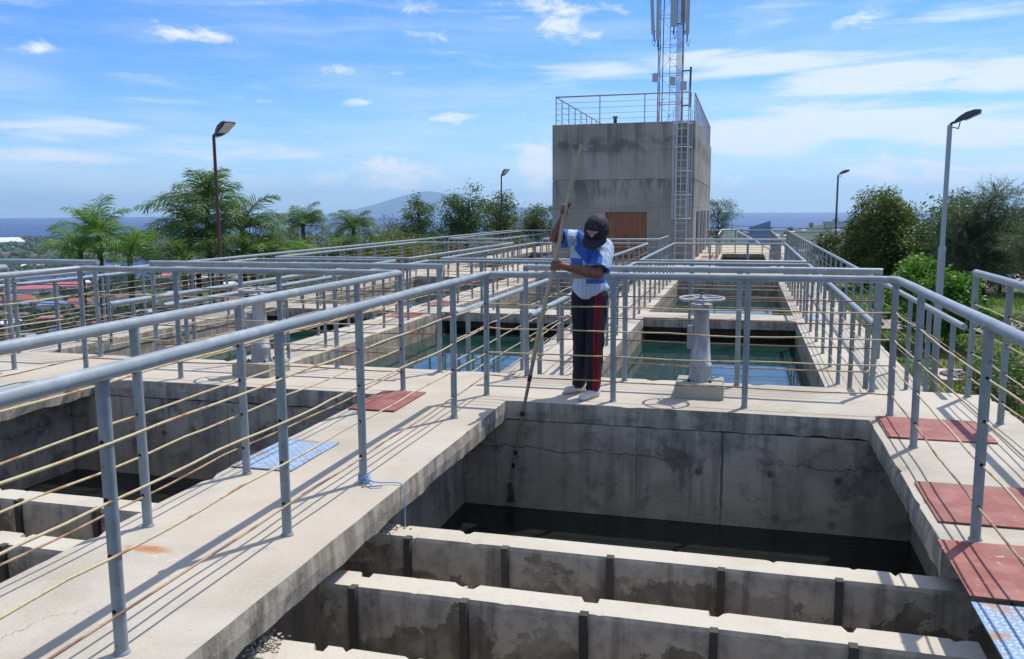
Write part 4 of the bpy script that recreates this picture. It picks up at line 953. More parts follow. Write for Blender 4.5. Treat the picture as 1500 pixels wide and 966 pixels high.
for (a,c) in ((dx0+.04,mid-.004),(mid+.004,dx1-.04)):
    g=MB(); g.box(a,YB0+.1,ZG+.02,c,YB0+.14,dzt-.04)
    for (p,q) in ((a,a+.09),(c-.09,c),((a+c)/2-.035,(a+c)/2+.035)): g.box(p,YB0+.075,ZG+.02,q,YB0+.1,dzt-.04)
    for z in (ZG+.02,ZG+.75,dzt-.16): g.box(a,YB0+.078,z,c,YB0+.101,z+.12)
    d=g.build('door',M['wood'],b); g=MB(); hx=c-.05 if c<mid+.01 else a+.05; g.tube([(hx,YB0+.07,.45),(hx,YB0+.03,.45),(hx,YB0+.03,.58),(hx,YB0+.07,.58)],.01,6); g.build('handle',M['darkmetal'],d)
g=MB(); g.box(dx0,YB0+.06,ZG,dx0+.04,YB0+.15,dzt); g.box(dx1-.04,YB0+.06,ZG,dx1,YB0+.15,dzt); g.box(dx0,YB0+.06,dzt-.04,dx1,YB0+.15,dzt); g.build('door_frame',M['wood'],b)
# roof railing
rr_=[(XR-.2,YB0+.15),(XL+.12,YB0+.15),(XL+.12,YB1-.2),(XR-.08,YB1-.2),(XR-.08,YB0+.6)]
g=MB(); g.tube([(x,y,ZT+1.1) for x,y in rr_],.03,8); ra=g.build('roof_railing',M['galv'],b)
pst=[(x,YB0+.15) for x in ev(XR-.2,XL+.12,1.75)]+[(XL+.12,y) for y in ev(YB0+1.3,YB1-.2,1.4)]+[(x,YB1-.2) for x in ev(XL+1.8,XR-1.5,1.7)]+[(XR-.08,y) for y in ev(YB1-.2,YB0+.6,1.0)]
for (x,y) in pst: MB().tube([(x,y,ZT-.02),(x,y,ZT+1.09)],.022,6).build('post',M['galv'],ra)
for z in (.2,.42,.64,.86): MB().tube([(x,y,ZT+z) for x,y in rr_],.009,5).build('wire',M['galv'],ra)
# caged ladder
lx0,lx1=-2.62,-2.20; ly=YB0-.28
g=MB()
for x in (lx0,lx1): g.tube([(x,ly,ZG),(x,ly,ZT+1.25)],.02,8)
z=ZG+.3
while z<ZT+.2: g.tube([(lx0,ly,z),(lx1,ly,z)],.011,6); z+=.3
for z in (.4,1.6,2.9,4.2):
    for x in (lx0,lx1): g.tube([(x,ly,z),(x,YB0,z)],.012,6)
la=g.build('ladder',M['silver'],b)
hc=V(((lx0+lx1)/2,ly-.05,0)); 
g=MB()
def hoop(z): return [(hc.x-.36*math.cos(a),ly-.02-.55*math.sin(a),z) for a in [math.pi*i/10 for i in range(11)]]
for z in (1.2,2.1,3.0,3.9,4.8): g.tube([(lx0,ly,z)]+hoop(z)+[(lx1,ly,z)],.016,6)
for i in (0,2,3,5,7,8,10):
    p=hoop(0)[i]; g.tube([(p[0],p[1],1.2),(p[0],p[1],4.8 if i not in(0,10) else 5.3)],.013,6)
g.build('ladder_cage',M['silver'],la)
# small vent on roof
g=MB(); g.lathe((-5.2,YB0+1.0,ZT),[(.07,0),(.07,.3),(.1,.3),(.1,.36)],10); g.build('roof_vent',M['darkmetal'],b)
# ------------------------------------------------------------------ telecom mast
mx,my=-3.42,40.0; ms=.52
M['mast']=paint('mast_dull_metal',(.26,.25,.25),.55,.4,.3,.2)
t=empty('telecom_mast',(mx,my,ZT),'lattice telecom mast with panel antennas on the building roof','telecom mast')
legs=[(mx-ms,my-ms*.7),(mx+ms,my-ms*.7),(mx+ms,my+ms*.7),(mx-ms,my+ms*.7)]
for i,(x,y) in enumerate(legs):
    g=MB(); g.tube([(x,y,ZT),(x,y,ZT+1.6)],.024,8); g.tube([(x,y,ZT+1.6),(x,y,13.5)],.022,8,1); g.build('mast_leg',[M['red'],M['mast']],t)
g=MB(); z=ZT+.1; k=0
while z<13.4:
    mi=0 if (z<ZT+1.7 ) else 1
    for i in range(4):
        a=legs[i];c=legs[(i+1)%4]; g.tube([(a[0],a[1],z),(c[0],c[1],z)],.012,5,mi)
        g.tube([(a[0],a[1],z),(c[0],c[1],z+1.25)],.0075,5,mi if k%2 else 0) if (k+i)%2==0 else g.tube([(c[0],c[1],z),(a[0],a[1],z+1.25)],.0075,5,mi)
    z+=1.25;k+=1
g.build('bracing',[M['red'],M['mast']],t)
g=MB(); 
for x in(mx-.02,mx+.28): g.tube([(x,my-.30,ZT),(x,my-.30,13.3)],.013,6)
z=ZT+.2
while z<13.3: g.tube([(mx-.02,my-.30,z),(mx+.28,my-.30,z)],.009,5); z+=.3
g.build('ladder',M['darkmetal'],t)
g=MB()
for q in range(5): x=mx+.42-q*.035; g.tube([(x,my+.1,ZT),(x+.01,my+.1,8),(x,my+.12,13.2)],.009,5)
g.tube([(mx-.35,my-.2,ZT),(mx-.33,my-.2,9.4),(mx-.3,my-.2,12)],.022,6); g.build('cable',M['darkmetal'],t)
def ant(x,y,z0,z1,w_,lean_=0):
    g=MB(); n=10; 
    g.obox((x+lean_/2,y,(z0+z1)/2),(w_/2,0,0),(0,.06,0),((lean_)/2,0,(z1-z0)/2)); g.tube([(x-lean_*.4,y+.12,z0-.3),(x+lean_,y+.12,z1+.2)],.028,8,1)
    for z in (z0+.15,z1-.2): g.tube([(x,y+.12,z),(mx+(-ms if x<mx else ms),my-ms*.7,z)],.02,6,1)
    g.tube([(x,y,z0),(x-.03,y+.05,z0-.35),(x+.05,y+.1,z0-.5),(x+.12,y+.1,z0-.2)],.012,5,1); g.build('panel_antenna',[M['panel'],M['darkmetal']],t)
ant(mx-.74,my-.6,9.2,11.6,.15,-.12); ant(mx-.55,my-.5,9.0,11.6,.14); ant(mx+.16,my-.75,9.45,11.9,.28); ant(mx+.72,my-.4,9.15,11.6,.17,.03); ant(mx+.52,my-.2,9.7,11.6,.2)
for (x,y,z) in ((mx-.62,my-.5,7.35),(mx+.14,my-.65,7.15),(mx+.62,my-.5,6.95)):
    g=MB(); g.box(x-.13,y-.1,z-.18,x+.13,y+.1,z+.18); g.build('equipment_box',M['panel'],t)
g=MB(); g.tube([(mx+ms,my-.4,7.6),(mx+.92,my-.5,7.6)],.03,6); g.tube([(mx+ms,my-.4,6.1),(mx+.9,my-.5,6.1)],.03,6); g.tube([(mx+.88,my-.5,6.0),(mx+.92,my-.5,7.75)],.045,8); g.build('side_bracket',M['darkmetal'],t)
# ------------------------------------------------------------------ flood lamps
def lamp(x,y,zg,ztop,label,pm,adir,two=False,r=.04,hs_=1.0,tl=.42):
    t=empty('floodlight_pole',(x,y,zg),label,'lamp','floodlight poles round the waterworks')
    g=MB()
    if two: g.tube([(x,y,zg-.3),(x,y,zg+.55*(ztop-zg))],.055,12); g.lathe((x,y,zg+.55*(ztop-zg)),[(.06,0),(.06,.02),(.045,.08)],12); g.tube([(x,y,zg+.55*(ztop-zg)),(x,y,ztop)],.037,12)
    else: g.tube([(x,y,zg-.3),(x,y,ztop)],[r*1.15,r*.85],10)
    g.build('pole',pm,t)
    d=V((math.cos(adir),math.sin(adir),0)); s=V((-d.y,d.x,0)); tilt=tl; f_=d*math.cos(tilt)+V((0,0,1))*math.sin(tilt); n_=f_.cross(s)
    if n_.z<0: n_=-n_
    top=V((x,y,ztop)); g=MB(); g.tube([top,top+d*.03+V((0,0,.03)),top+d*.1+V((0,0,.05))],.02,8); g.tube([top+V((0,0,-.02)),top+d*.12+V((0,0,-.06)),top+d*.14+V((0,0,.04))],.008,6); g.build('bracket',M['darkmetal'],t)
    c=top+d*.24*hs_+V((0,0,.11)); g=MB()
    # tapered lamp body
    def ring(o_,w_,h_):
        o_*=hs_;w_*=hs_;h_*=hs_
        return [c+f_*o_+s*w_-n_*h_*.2,c+f_*o_-s*w_-n_*h_*.2,c+f_*o_-s*w_*.8+n_*h_,c+f_*o_+s*w_*.8+n_*h_]
    rings=[ring(-.18,.05,.035),ring(-.10,.10,.06),ring(.0,.125,.075),ring(.12,.135,.06),ring(.20,.13,.02)]
    vs=[p for q in rings for p in q]; fs=[(0,3,2,1),(16,17,18,19)]+[(i*4+e,i*4+(e+1)%4,i*4+4+(e+1)%4,i*4+4+e) for i in range(4) for e in range(4)]
    g.add(vs,fs); h_=g.build('lamp_housing',M['darkmetal'],t)
    g=MB(); vs=[c+(f_*.19+s*.115-n_*.026)*hs_,c+(f_*.19-s*.115-n_*.026)*hs_,c+(-f_*.05-s*.100-n_*.030)*hs_,c+(-f_*.05+s*.100-n_*.030)*hs_]; vs+=[p-n_*.004 for p in vs]; g.add(vs,[(0,1,2,3),(7,6,5,4),(0,4,5,1),(1,5,6,2),(2,6,7,3),(3,7,4,0)]); g.build('lamp_glass',M['reflector'],h_)
lamp(-11.8,17.5,-1.8,3.32,'rusty red floodlight pole rising behind the palms on the left',M['rustpole'],math.radians(-14),r=.043,hs_=1.35,tl=.62)
lamp(-12.2,43.0,-2.2,3.35,'distant rusty floodlight pole among the trees left of the building',M['rustpole'],math.radians(-35),hs_=1.25,tl=.7)
lamp(3.5,36.5,-1.6,2.85,'thin dark floodlight pole left of the round dark tree',M['darkmetal'],math.radians(20))
lamp(3.05,15.0,-1.5,2.86,'tall galvanised two stage floodlight pole in the grass on the right',M['galv'],math.radians(-12),two=True)
g=MB(); g.box(3.3,15.6,-1.5,4.2,16.7,-1.30); g.lathe((3.72,16.1,-1.302),[(.36,0),(.36,.02),(.33,.03)],24,1); mesh_thing('manhole_slab','square concrete slab with a round iron manhole lid in the grass','manhole',g,[M['deck'],M['darkmetal']])
# path in the grass
g=MB(); vs=[];fs=[];n=26
for i in range(n+1):
    x=3.2+i*.55; y=23.2-.012*(x-3)**2*2; vs+= [(x,y-1.0,gh(x,y-1)+.05),(x,y+1.2,gh(x,y+1.2)+.05)]
fs=[(2*i,2*i+2,2*i+3,2*i+1) for i in range(n)]; g.add(vs,fs); o=g.build('path',M['path']); tag(o,'pale worn path crossing the grass on the right',None,None,'structure')
# grass tufts near right
g=MB(); vs=[];fs=[]
R_=random.Random(3)
for i in range(26000):
    x=2.1+R_.random()**1.2*11; y=7+R_.random()*26
    if nz(x*.5,y*.5,6)<-.15: continue
    if 22<y+.02*(x-3)**2<24.6 and x>3.2: continue
    z=gh(x,y); a=R_.random()*6.28; h_=.05+.09*R_.random(); w_=.012+.01*(y/20); lx=math.cos(a+1.5)*h_*.5; lyy=math.sin(a+1.5)*h_*.5; k=len(vs)
    vs+=[(x-w_*math.cos(a),y-w_*math.sin(a),z-.02),(x+w_*math.cos(a),y+w_*math.sin(a),z-.02),(x+lx,y+lyy,z+h_)]; fs.append((k,k+1,k+2))
g.add(vs,fs); o=g.build('grass',M['grassblade']); tag(o,'short green grass on the right of the walkways','grass',None,'stuff')
M['mango']=leaf('mango_leaf',(.04,.075,.02),(.17,.21,.05),.3,.45,(.20,.13,.05))
# ------------------------------------------------------------------ vegetation
def rnd_unit(R): 
    while True:
        v=V((R.uniform(-1,1),R.uniform(-1,1),R.uniform(-1,1)))
        if .05<v.length<1: return v.normalized()
def leaves(g,c,rad,n,size,R,asp=.45,droop=0.,flat=.0):
    for _ in range(n):
        d=rnd_unit(R)*rad*(R.random()**.45); p=c+V((d.x,d.y,d.z*.8))
        a=rnd_unit(R); a.z=a.z*.5-droop; a.normalize(); b_=a.cross(rnd_unit(R)); 
        if b_.length<.1: continue
        b_.normalize(); s=size*R.uniform(.6,1.3); q=p+a*s
        g.add([p,p+a*s*.45+b_*s*asp*.5,q,p+a*s*.45-b_*s*asp*.5],[(0,1,2,3)])
def tree(label,x,y,h,cw,chh,mat,bark='bark',nclump=60,nleaf=60,lsize=.09,seed=1,group='trees round the waterworks',cbase=None,name='tree',zg=None,asp=.45,droop=.0,shape='round',crad=None,trunk_r=.08,lobes=4,conic=0.):
    R=random.Random(seed); zg=gh(x,y) if zg is None else zg
    t=empty(name,(x,y,zg),label,'tree' if name!='shrub' else 'shrub',group)
    top=zg+h; cb=top-chh; cz=(top+cb)/2
    tr=MB(); p0=V((x,y,zg-.2)); ptop=V((x+R.uniform(-.1,.1),y,cb+chh*.75)); midp=p0.lerp(ptop,.5)+V((R.uniform(-.12,.12),R.uniform(-.12,.12),0))
    tr.tube([p0,p0.lerp(midp,.5),midp,midp.lerp(ptop,.5),ptop],[trunk_r,trunk_r*.85,trunk_r*.65,trunk_r*.4,trunk_r*.15],8)
    cr=MB(); L=[(V((R.uniform(-.55,.55)*cw*.5,R.uniform(-.5,.5)*cw*.5,R.uniform(-.35,.35)*chh*.5)),R.uniform(.45,.7)) for _ in range(lobes)]
    cen=V((x,y,cz)); placed=[]
    for i in range(nclump):
        for _try in range(20):
            lb,ls=L[i%len(L)] if i%3 else (V((0,0,0)),.85)
            d=rnd_unit(R)*(R.random()**.35)
            p=cen+lb+V((d.x*cw*.5*ls,d.y*cw*.5*ls,d.z*chh*.5*ls))
            hfr=(p.z-cb)/chh
            if conic and (V((p.x-x,p.y-y,0)).length> cw*.5*(1.08-conic*max(0,hfr))): continue
            if hfr<-.1 or hfr>1: continue
            break
        cr_=(crad or cw*.16)*R.uniform(.6,1.25); placed.append(p)
        leaves(cr,p,cr_,int(nleaf*R.uniform(.7,1.3)),lsize,R,asp,droop)
        if i%2==0:
            s=p0.lerp(ptop,R.uniform(.35,.95)); m_=s.lerp(p,.5)+V((0,0,-.05*chh)); tr.tube([s,m_,p],[trunk_r*.35,trunk_r*.2,trunk_r*.07],5)
    tr.build('trunk',M[bark],t); cr.build('crown',M[mat],t); return t
def palm(label,x,y,zc,fr=2.2,nf=14,mat='palm',seed=1,lean=0,up_=.9,trunk_r=.09,leaflets=36,name='palm_tree'):
    R=random.Random(seed); zg=min(gh(x,y),zc-1.2); t=empty(name,(x,y,zg),label,'palm tree','palms growing below the left railing')
    tr=MB(); n=8; tr.tube([(x+lean*(1-i/n)**2,y,zg+(zc-zg)*i/n) for i in range(n+1)],[trunk_r*(1.2-.4*i/n) for i in range(n+1)],10); tr.build('trunk',M['bark'],t)
    c=V((x,y,zc))
    for k in range(nf):
        an=2.4*k+R.uniform(-.3,.3); lift=up_*(1-.85*k/nf)+R.uniform(-.12,.12); L=fr*R.uniform(.8,1.1)*(1-.15*(lift>.7))
        d=V((math.cos(an),math.sin(an),0)); pts=[]
        ns=12
        for i in range(ns+1):
            s=i/ns; el_=lift*1.38-1.5*s**1.6*(1.1-.25*lift)
            if i==0: p=c.copy()
            else: p=pts[-1]+(d*math.cos(el_)+V((0,0,1))*math.sin(el_))*(L/ns)
            pts.append(p)
        g=MB(); g.tube(pts,[.022*(1-.85*i/ns) for i in range(ns+1)],5)
        side=V((-d.y,d.x,0))
        for j in range(leaflets):
            s=.14+.86*j/leaflets; i=min(ns-1,int(s*ns)); p=pts[i].lerp(pts[i+1],s*ns-i); tg=(pts[i+1]-pts[i]).normalized(); upn=side.cross(tg).normalized()
            ll=fr*.33*math.sin(math.pi*min(1,.12+s*.86))**.6*R.uniform(.85,1.1)+.03
            for sg in(-1,1):
                v_=(side*sg*.8+tg*.62+upn*(R.uniform(.1,.6) if j%2 else R.uniform(-.35,.2))).normalized(); q=p+v_*ll*.55; e=q+(v_+V((0,0,-R.uniform(.1,.8)))).normalized()*ll*.5
                wd=tg*fr*.0068
                g.add([p-wd,p+wd,q+wd*1.2,q-wd*1.2,e],[(0,1,2,3),(3,2,4)])
        g.build('frond',M[mat],t)
    return t
palm('tallest dark green palm, its crown behind the rusty floodlight pole',-15.6,22.6,1.70,1.9,14,seed=3,up_=1.1)
palm('dark palm crown just right of the rusty floodlight pole, fronds drooping right',-14.7,23.0,1.05,1.9,14,seed=5,up_=.85)
palm('dark palm crown left of the rusty floodlight pole, fronds reaching left',-16.7,23.2,1.15,1.8,14,seed=8,up_=.85)
palm('dense palm crown low behind the floodlight pole',-15.6,22.0,.65,1.7,14,seed=9,up_=.8)
palm('bright light green feathery palm at the left of the group',-17.3,20.0,.85,1.5,13,'palm_light',seed=11,up_=1.25)
palm('low yellow green palm farthest left below the light green one',-18.4,20.5,.45,1.4,12,'palm_light',seed=13,up_=.9)
palm('low green palm between the light green palm and the dark ones',-16.5,20.2,.35,1.55,12,'palm_light',seed=14,up_=.85)
palm('low dark palm in front of the tall palms, right of the light ones',-15.2,20.8,.30,1.5,13,'palm',seed=15,up_=.75)
palm('low palm at the right foot of the tall palm group',-14.0,22.4,.35,1.6,13,'palm',seed=16,up_=.8)
palm('low yellowish palm frond fan beside the railing right of the palm group',-13.4,22.6,.15,1.6,11,'palm_light',seed=24,up_=.7)
palm('small spiky palm right of the tall palm group',-17.6,32.0,.95,1.45,18,'palm',seed=17,up_=1.0)
palm('small palm half way between the palm group and the round tree',-16.3,34.0,.8,1.45,18,'palm',seed=19,up_=.9)
palm('low ragged palm beneath the two small palms',-15.2,30.5,.15,1.3,12,'palm',seed=21,up_=.6)
tree('olive green bush beside the small spiky palm',-20.0,36,3.5,3.0,2.8,'leaf_olive',nclump=60,nleaf=60,seed=31,zg=-2.1,name='shrub')
tree('dense dark green shrub behind the left railing',-15.8,27,2.5,4.2,2.3,'leaf',nclump=50,nleaf=60,seed=32,zg=-2.2,name='shrub')
tree('yellow green shrub behind the long left railing',-16.8,40,3.0,4.2,2.6,'leaf_yellow',nclump=50,nleaf=60,seed=33,zg=-2.3,name='shrub')
tree('shrub with pale dry blossom on top left of the round tree',-18.6,43,3.0,2.6,1.6,'leaf_dry',nclump=40,nleaf=60,seed=34,zg=-2.3,name='shrub')
tree('low green shrub under the dry blossom shrub',-18.0,41,2.3,3.2,1.9,'leaf_yellow',nclump=50,nleaf=60,seed=35,zg=-2.6,name='shrub')
tree('low green shrub between the round tree and the tall loose tree',-16.2,44,2.6,3.2,1.8,'leaf_olive',nclump=50,nleaf=60,seed=36,zg=-2.4,name='shrub')
for q_,(bx,by,bh,bm,sd_) in enumerate([(-16.5,29,2.75,'leaf_olive',81),(-15.4,31,2.5,'leaf',82),(-17.2,37,2.9,'leaf',83),(-16.0,38,2.7,'leaf_yellow',84),(-19.6,46,3.4,'leaf_olive',85),(-16.6,47.5,3.5,'leaf',86),(-13.9,50,3.7,'leaf_olive',87)]):
    tree(['olive scrub bush just right of the low yellowish palm','dark scrub bush below the small spiky palm','dark green bush below the second small palm','yellow green bush left of the dry blossom shrub','olive bush directly left of the round tree','dark bush directly right of the round tree','olive bush behind the distant floodlight pole foot'][q_],bx,by,bh+.45,3.8,bh*.95,bm,nclump=85,nleaf=70,lsize=.11,seed=sd_,zg=-2.3,name='shrub')
tree('round tree standing alone against the sea and the island',-18.0,46,5.0,2.8,3.5,'leaf',nclump=85,nleaf=60,lsize=.13,seed=37,zg=-2.3)
tree('tall loose leaved tree left of the distant floodlight pole',-15.0,46,5.6,3.6,4.5,'leaf',nclump=130,nleaf=65,lsize=.13,seed=38,zg=-2.3,lobes=5)
tree('slim tree right behind the distant floodlight pole',-13.6,48,5.4,2.6,4.4,'leaf',nclump=95,nleaf=60,lsize=.13,seed=39,zg=-2.3)
tree('broad tree between the floodlight pole and the building',-12.0,50,4.9,3.0,3.9,'leaf',nclump=105,nleaf=60,lsize=.13,seed=40,zg=-2.3)
tree('tree touching the left edge of the concrete building',-10.6,51,5.2,2.2,4.1,'leaf_yellow',nclump=50,nleaf=60,lsize=.13,seed=41,zg=-2.3)
tree('low bush filling the gap behind the long railing near the building',-12.8,45,2.6,5.0,2.2,'leaf',nclump=70,nleaf=60,lsize=.12,seed=42,zg=-2.3,name='shrub')
tree('wispy needle tree showing right of the building',-1.6,56,5.0,2.6,3.6,'needle','bark_dark',nclump=50,nleaf=70,lsize=.24,asp=.10,droop=.5,seed=43,zg=-2.2)
tree('big dense conical dark tree right of the thin floodlight pole',4.95,34,4.15,3.8,4.1,'mango','bark_dark',nclump=340,nleaf=150,lsize=.135,asp=.30,droop=.5,seed=44,zg=-1.6,conic=.75,crad=.45)
tree('olive bush at the left foot of the big conical tree',3.25,35,2.6,1.6,2.2,'leaf_olive',nclump=40,nleaf=60,lsize=.12,seed=45,zg=-1.5,name='shrub')
tree('glossy bright green broad leaved bush behind the galvanised lamp pole',3.75,20,2.15,2.2,1.95,'leaf_bright','bark',nclump=150,nleaf=75,lsize=.10,asp=.62,seed=46,zg=-1.5,name='shrub',crad=.26)
tree('dark tree behind the bright green bush',6.4,31,3.9,3.2,3.5,'leaf','bark_dark',nclump=130,nleaf=90,lsize=.14,seed=49,zg=-1.6)
# casuarinas with visible limbs
def casuarina(label,x,y,h,seed,limbs,cl_):
    R=random.Random(seed); zg=gh(x,y); t=empty('needle_tree',(x,y,zg),label,'tree','trees round the waterworks'); tr=MB(); cr=MB()
    for L,r0 in limbs: tr.tube([V((x,y,zg))+V((p[0],p[1],p[2]*.86)) for p in L],[r0*(1-.75*i/(len(L)-1)) for i in range(len(L))],8)
    for (cx,cy_,cz_,rad,n) in cl_:
        c=V((x+cx,y+cy_,zg+cz_*.86))
        for _ in range(int(n*(.75 if cz_>2.3 else 1))):
            d=rnd_unit(R)*rad*.9*R.random()**.5; p=c+V((d.x,d.y,d.z*.7)); dirn=(V((d.x,d.y,0))*.8/max(rad,.1)+V((R.uniform(-.5,.5),R.uniform(-.5,.5),.35))).normalized()
            q=p.copy(); 
            for k in range(34):
                a=(dirn+rnd_unit(R)*.7+V((0,0,-.25))).normalized(); s=R.uniform(.14,.30); b_=a.cross(rnd_unit(R)).normalized()*.0065
                cr.add([q-b_,q+b_,q+a*s+V((0,0,-.05))],[(0,1,2)]); q=q+dirn*.022
    tr.build('trunk',M['bark_dark'],t); cr.build('crown',M['needle'],t); return t
tree('dense green tree filling the gap behind the bent needle tree',8.6,33,3.6,3.6,3.3,'leaf_olive','bark_dark',nclump=130,nleaf=90,lsize=.13,seed=71,zg=-1.8)
casuarina('grey green needle tree with a bent bare limb at the right edge',6.3,26.5,4.,51,
 [([(0.25,0,-.3),(.2,0,.6),(.05,0,1.4),(-.35,0,2.0),(-.5,0,2.5)],.11),([(-.35,0,2.0),(-.75,0,2.35),(-.85,0,2.75)],.06),([(-.5,0,2.5),(-.2,.1,3.1),(.15,0,3.6),(.35,0,3.75)],.05),([(.05,0,1.4),(.5,0,2.2),(.8,.1,3.0)],.06)],
 [(-.2,0,3.0,.5,90),(.2,0,3.5,.35,60),(-.1,.2,2.4,.65,160),(.5,0,2.6,.6,150),(0,0,1.7,.7,170),(.7,.1,1.9,.6,130),(.1,.2,1.0,.7,130),(-.55,0,1.9,.35,50),(.45,0,3.7,.2,25),(.8,0,3.2,.3,50)])
casuarina('dark needle tree leaning in from the right edge of the picture',7.1,23.0,4.,52,
 [([(-.15,0,-.3),(0,0,.5),(.15,0,1.3),(.3,0,2.2),(.5,0,3.0)],.13),([(.15,0,1.3),(-.2,0,1.9),(-.45,0,2.3)],.05),([(.3,0,2.2),(.9,0,2.7),(1.4,0,2.9)],.05)],
 [(-.3,0,2.2,.45,110),(.2,0,2.6,.5,120),(.7,0,2.8,.55,120),(.3,0,1.9,.55,130),(.9,0,2.0,.6,120),(1.4,0,2.6,.5,80),(-.1,0,1.5,.35,60),(.8,.3,1.2,.6,80)])
def bush(label,x,y,h,w_,mat,seed,lsize=.07,asp=.4,n=70,nl=60): return tree(label,x,y,h,w_,h*.9,mat,nclump=n,nleaf=nl,lsize=lsize,seed=seed,zg=gh(x,y),name='shrub',crad=w_*.16,group='shrubs beside the right walkway',asp=asp,trunk_r=.03)
bush('bushy grey green shrub beside the right walkway, middle of the row',3.2,11.6,1.25,1.2,'leaf',61)
bush('nearest leafy shrub at the right picture edge beside the railing',2.75,9.0,1.2,1.0,'leaf_olive',62,.055)
bush('low shrub between the nearest shrub and the manhole',3.55,13.4,1.0,1.0,'leaf',63)
bush('spindly upright shrub by the outer railing post',2.7,10.2,1.35,.55,'leaf_olive',64,.05,.35,30,50)
bush('wide low shrub in front of the pale path on the right',5.6,17.5,1.1,1.8,'leaf',65)
bush('dark shrub under the needle trees',6.9,20.5,1.5,1.8,'leaf',66)
bush('low dark hedge behind the grass under the bright green bush',4.5,22.0,.9,1.8,'leaf',67)
bush('small shrub on the grass left of the lamp pole',2.75,18.2,.55,.9,'leaf',68,.06)
# ------------------------------------------------------------------ town below
def house(x,y,w_,d_,h_,rot,roof,label,group,flat=False,name='house',z=None):
    z=gh(x,y) if z is None else z
    t=empty(name,(x,y,z),label,'house' if name=='house' else 'building',group); c,s=math.cos(rot),math.sin(rot)
    def L(a,b_,zz): return (x+a*c-b_*s,y+a*s+b_*c,z+zz)
    g=MB(); q=[L(-w_/2,-d_/2,-2),L(w_/2,-d_/2,-2),L(w_/2,d_/2,-2),L(-w_/2,d_/2,-2)]+[L(-w_/2,-d_/2,h_),L(w_/2,-d_/2,h_),L(w_/2,d_/2,h_),L(-w_/2,d_/2,h_)]
    g.add(q,[(0,3,2,1),(4,5,6,7),(0,1,5,4),(1,2,6,5),(2,3,7,6),(3,0,4,7)]); g.build('wall',M['townwall'],t)
    g=MB(); e=.8; a,b_=w_/2+e,d_/2+e; rh=0.25 if flat else min(w_,d_)*.24; ins=min(a,b_)*.0
    if flat: q=[L(-a,-b_,h_),L(a,-b_,h_),L(a,b_,h_),L(-a,b_,h_),L(-a,-b_,h_+.5),L(a,-b_,h_+.5),L(a,b_,h_+.5),L(-a,b_,h_+.5)]; fs=[(0,3,2,1),(4,5,6,7),(0,1,5,4),(1,2,6,5),(2,3,7,6),(3,0,4,7)]
    else:
        hp=b_*.5; q=[L(-a,-b_,h_-.1),L(a,-b_,h_-.1),L(a,b_,h_-.1),L(-a,b_,h_-.1),L(-a+hp,0,h_+rh),L(a-hp,0,h_+rh)]; fs=[(0,1,5,4),(2,3,4,5),(1,2,5),(3,0,4),(0,3,2,1)]
    g.add(q,fs); g.build('roof',M['roof '+roof],t); return t
def pol(azd,r): a=math.radians(azd); return math.sin(a)*r,math.cos(a)*r
big=[(-44.6,1330,62,30,8,'pink','long pink roofed hall in the town at the left edge'),(-42.6,1360,40,22,7,'pink','pink roofed building right of the long pink hall'),(-45.4,1180,38,20,7,'rust red','red roofed block below the long pink hall'),
 (-43.6,1120,30,14,5,'blue','long building with a blue roof strip below the pink hall'),(-42.2,1130,26,16,6,'rust red','red roofed house right of the blue strip roof'),(-39.6,850,13,9,5,'rust red','small dark red roofed house low beside the tall post'),
 (-42.8,800,24,11,4,'blue','blue tarpaulin roofed shed among the trees low on the left'),(-37.4,2100,40,24,8,'blue','pale blue roofed hall near the shore'),(-38.2,860,20,12,6,'grey','grey hip roofed house behind the low railing end'),
 (-38.2,760,12,8,5,'rust red','bright red roofed shed in front of the grey hip roofed house'),(-45.8,3300,120,60,12,'white','pale sheds on the wooded shore at the far left'),(-40.3,2300,50,22,8,'grey','grey roofed hall on the plain left of the palms')]
for i,(a,r,w_,d_,h_,rf,lb) in enumerate(big):
    x,y=pol(a,r); house(x,y,w_,d_,h_,math.radians(-a)+random.uniform(-.15,.15),rf,lb,None)
R=random.Random(77); cnt=0
def near_big(x,y): return any(math.hypot(x-pol(a,r)[0],y-pol(a,r)[1])<w_*.8 for a,r,w_,*_ in big)
used=[]
for i in range(165):
    a=R.uniform(-47.5,-25); r=R.choice([R.uniform(700,1300),R.uniform(1000,2600),R.uniform(1200,3400)]); x,y=pol(a,r)
    if near_big(x,y) : continue
    rf=R.choice(['rust red','rust red','grey','white','pink','brown','blue','grey']); far_='distant' if r>1700 else 'small'
    house(x,y,R.uniform(10,20)*(1+r/4000),R.uniform(8,13),R.uniform(3.5,6),R.uniform(-.7,.7)+math.radians(-a),rf,'%s %s roofed house in the town left of and behind the palms'%(far_,rf),'%s %s roofed houses in the left town'%(far_,rf))
for i in range(95):
    a=R.uniform(12.6,18.5); r=R.uniform(780,2300); x,y=pol(a,r); rf=R.choice(['white','grey','white','rust red','grey']); 
    house(x,y,R.uniform(12,24),R.uniform(9,14),R.uniform(4,9),R.uniform(-.7,.7),rf,'small %s roofed house in the town behind the needle trees on the right'%rf,'%s roofed houses in the right town'%rf)
for i in range(60):
    a=R.uniform(-1,8); r=R.uniform(1900,2900); x,y=pol(a,r); rf=R.choice(['white','grey','white','rust red','grey']); 
    house(x,y,R.uniform(14,30),R.uniform(10,16),R.uniform(5,10),R.uniform(-.7,.7),rf,'distant %s roofed house on the coast below the blue tower'%rf,'distant %s roofed houses below the blue tower'%rf)
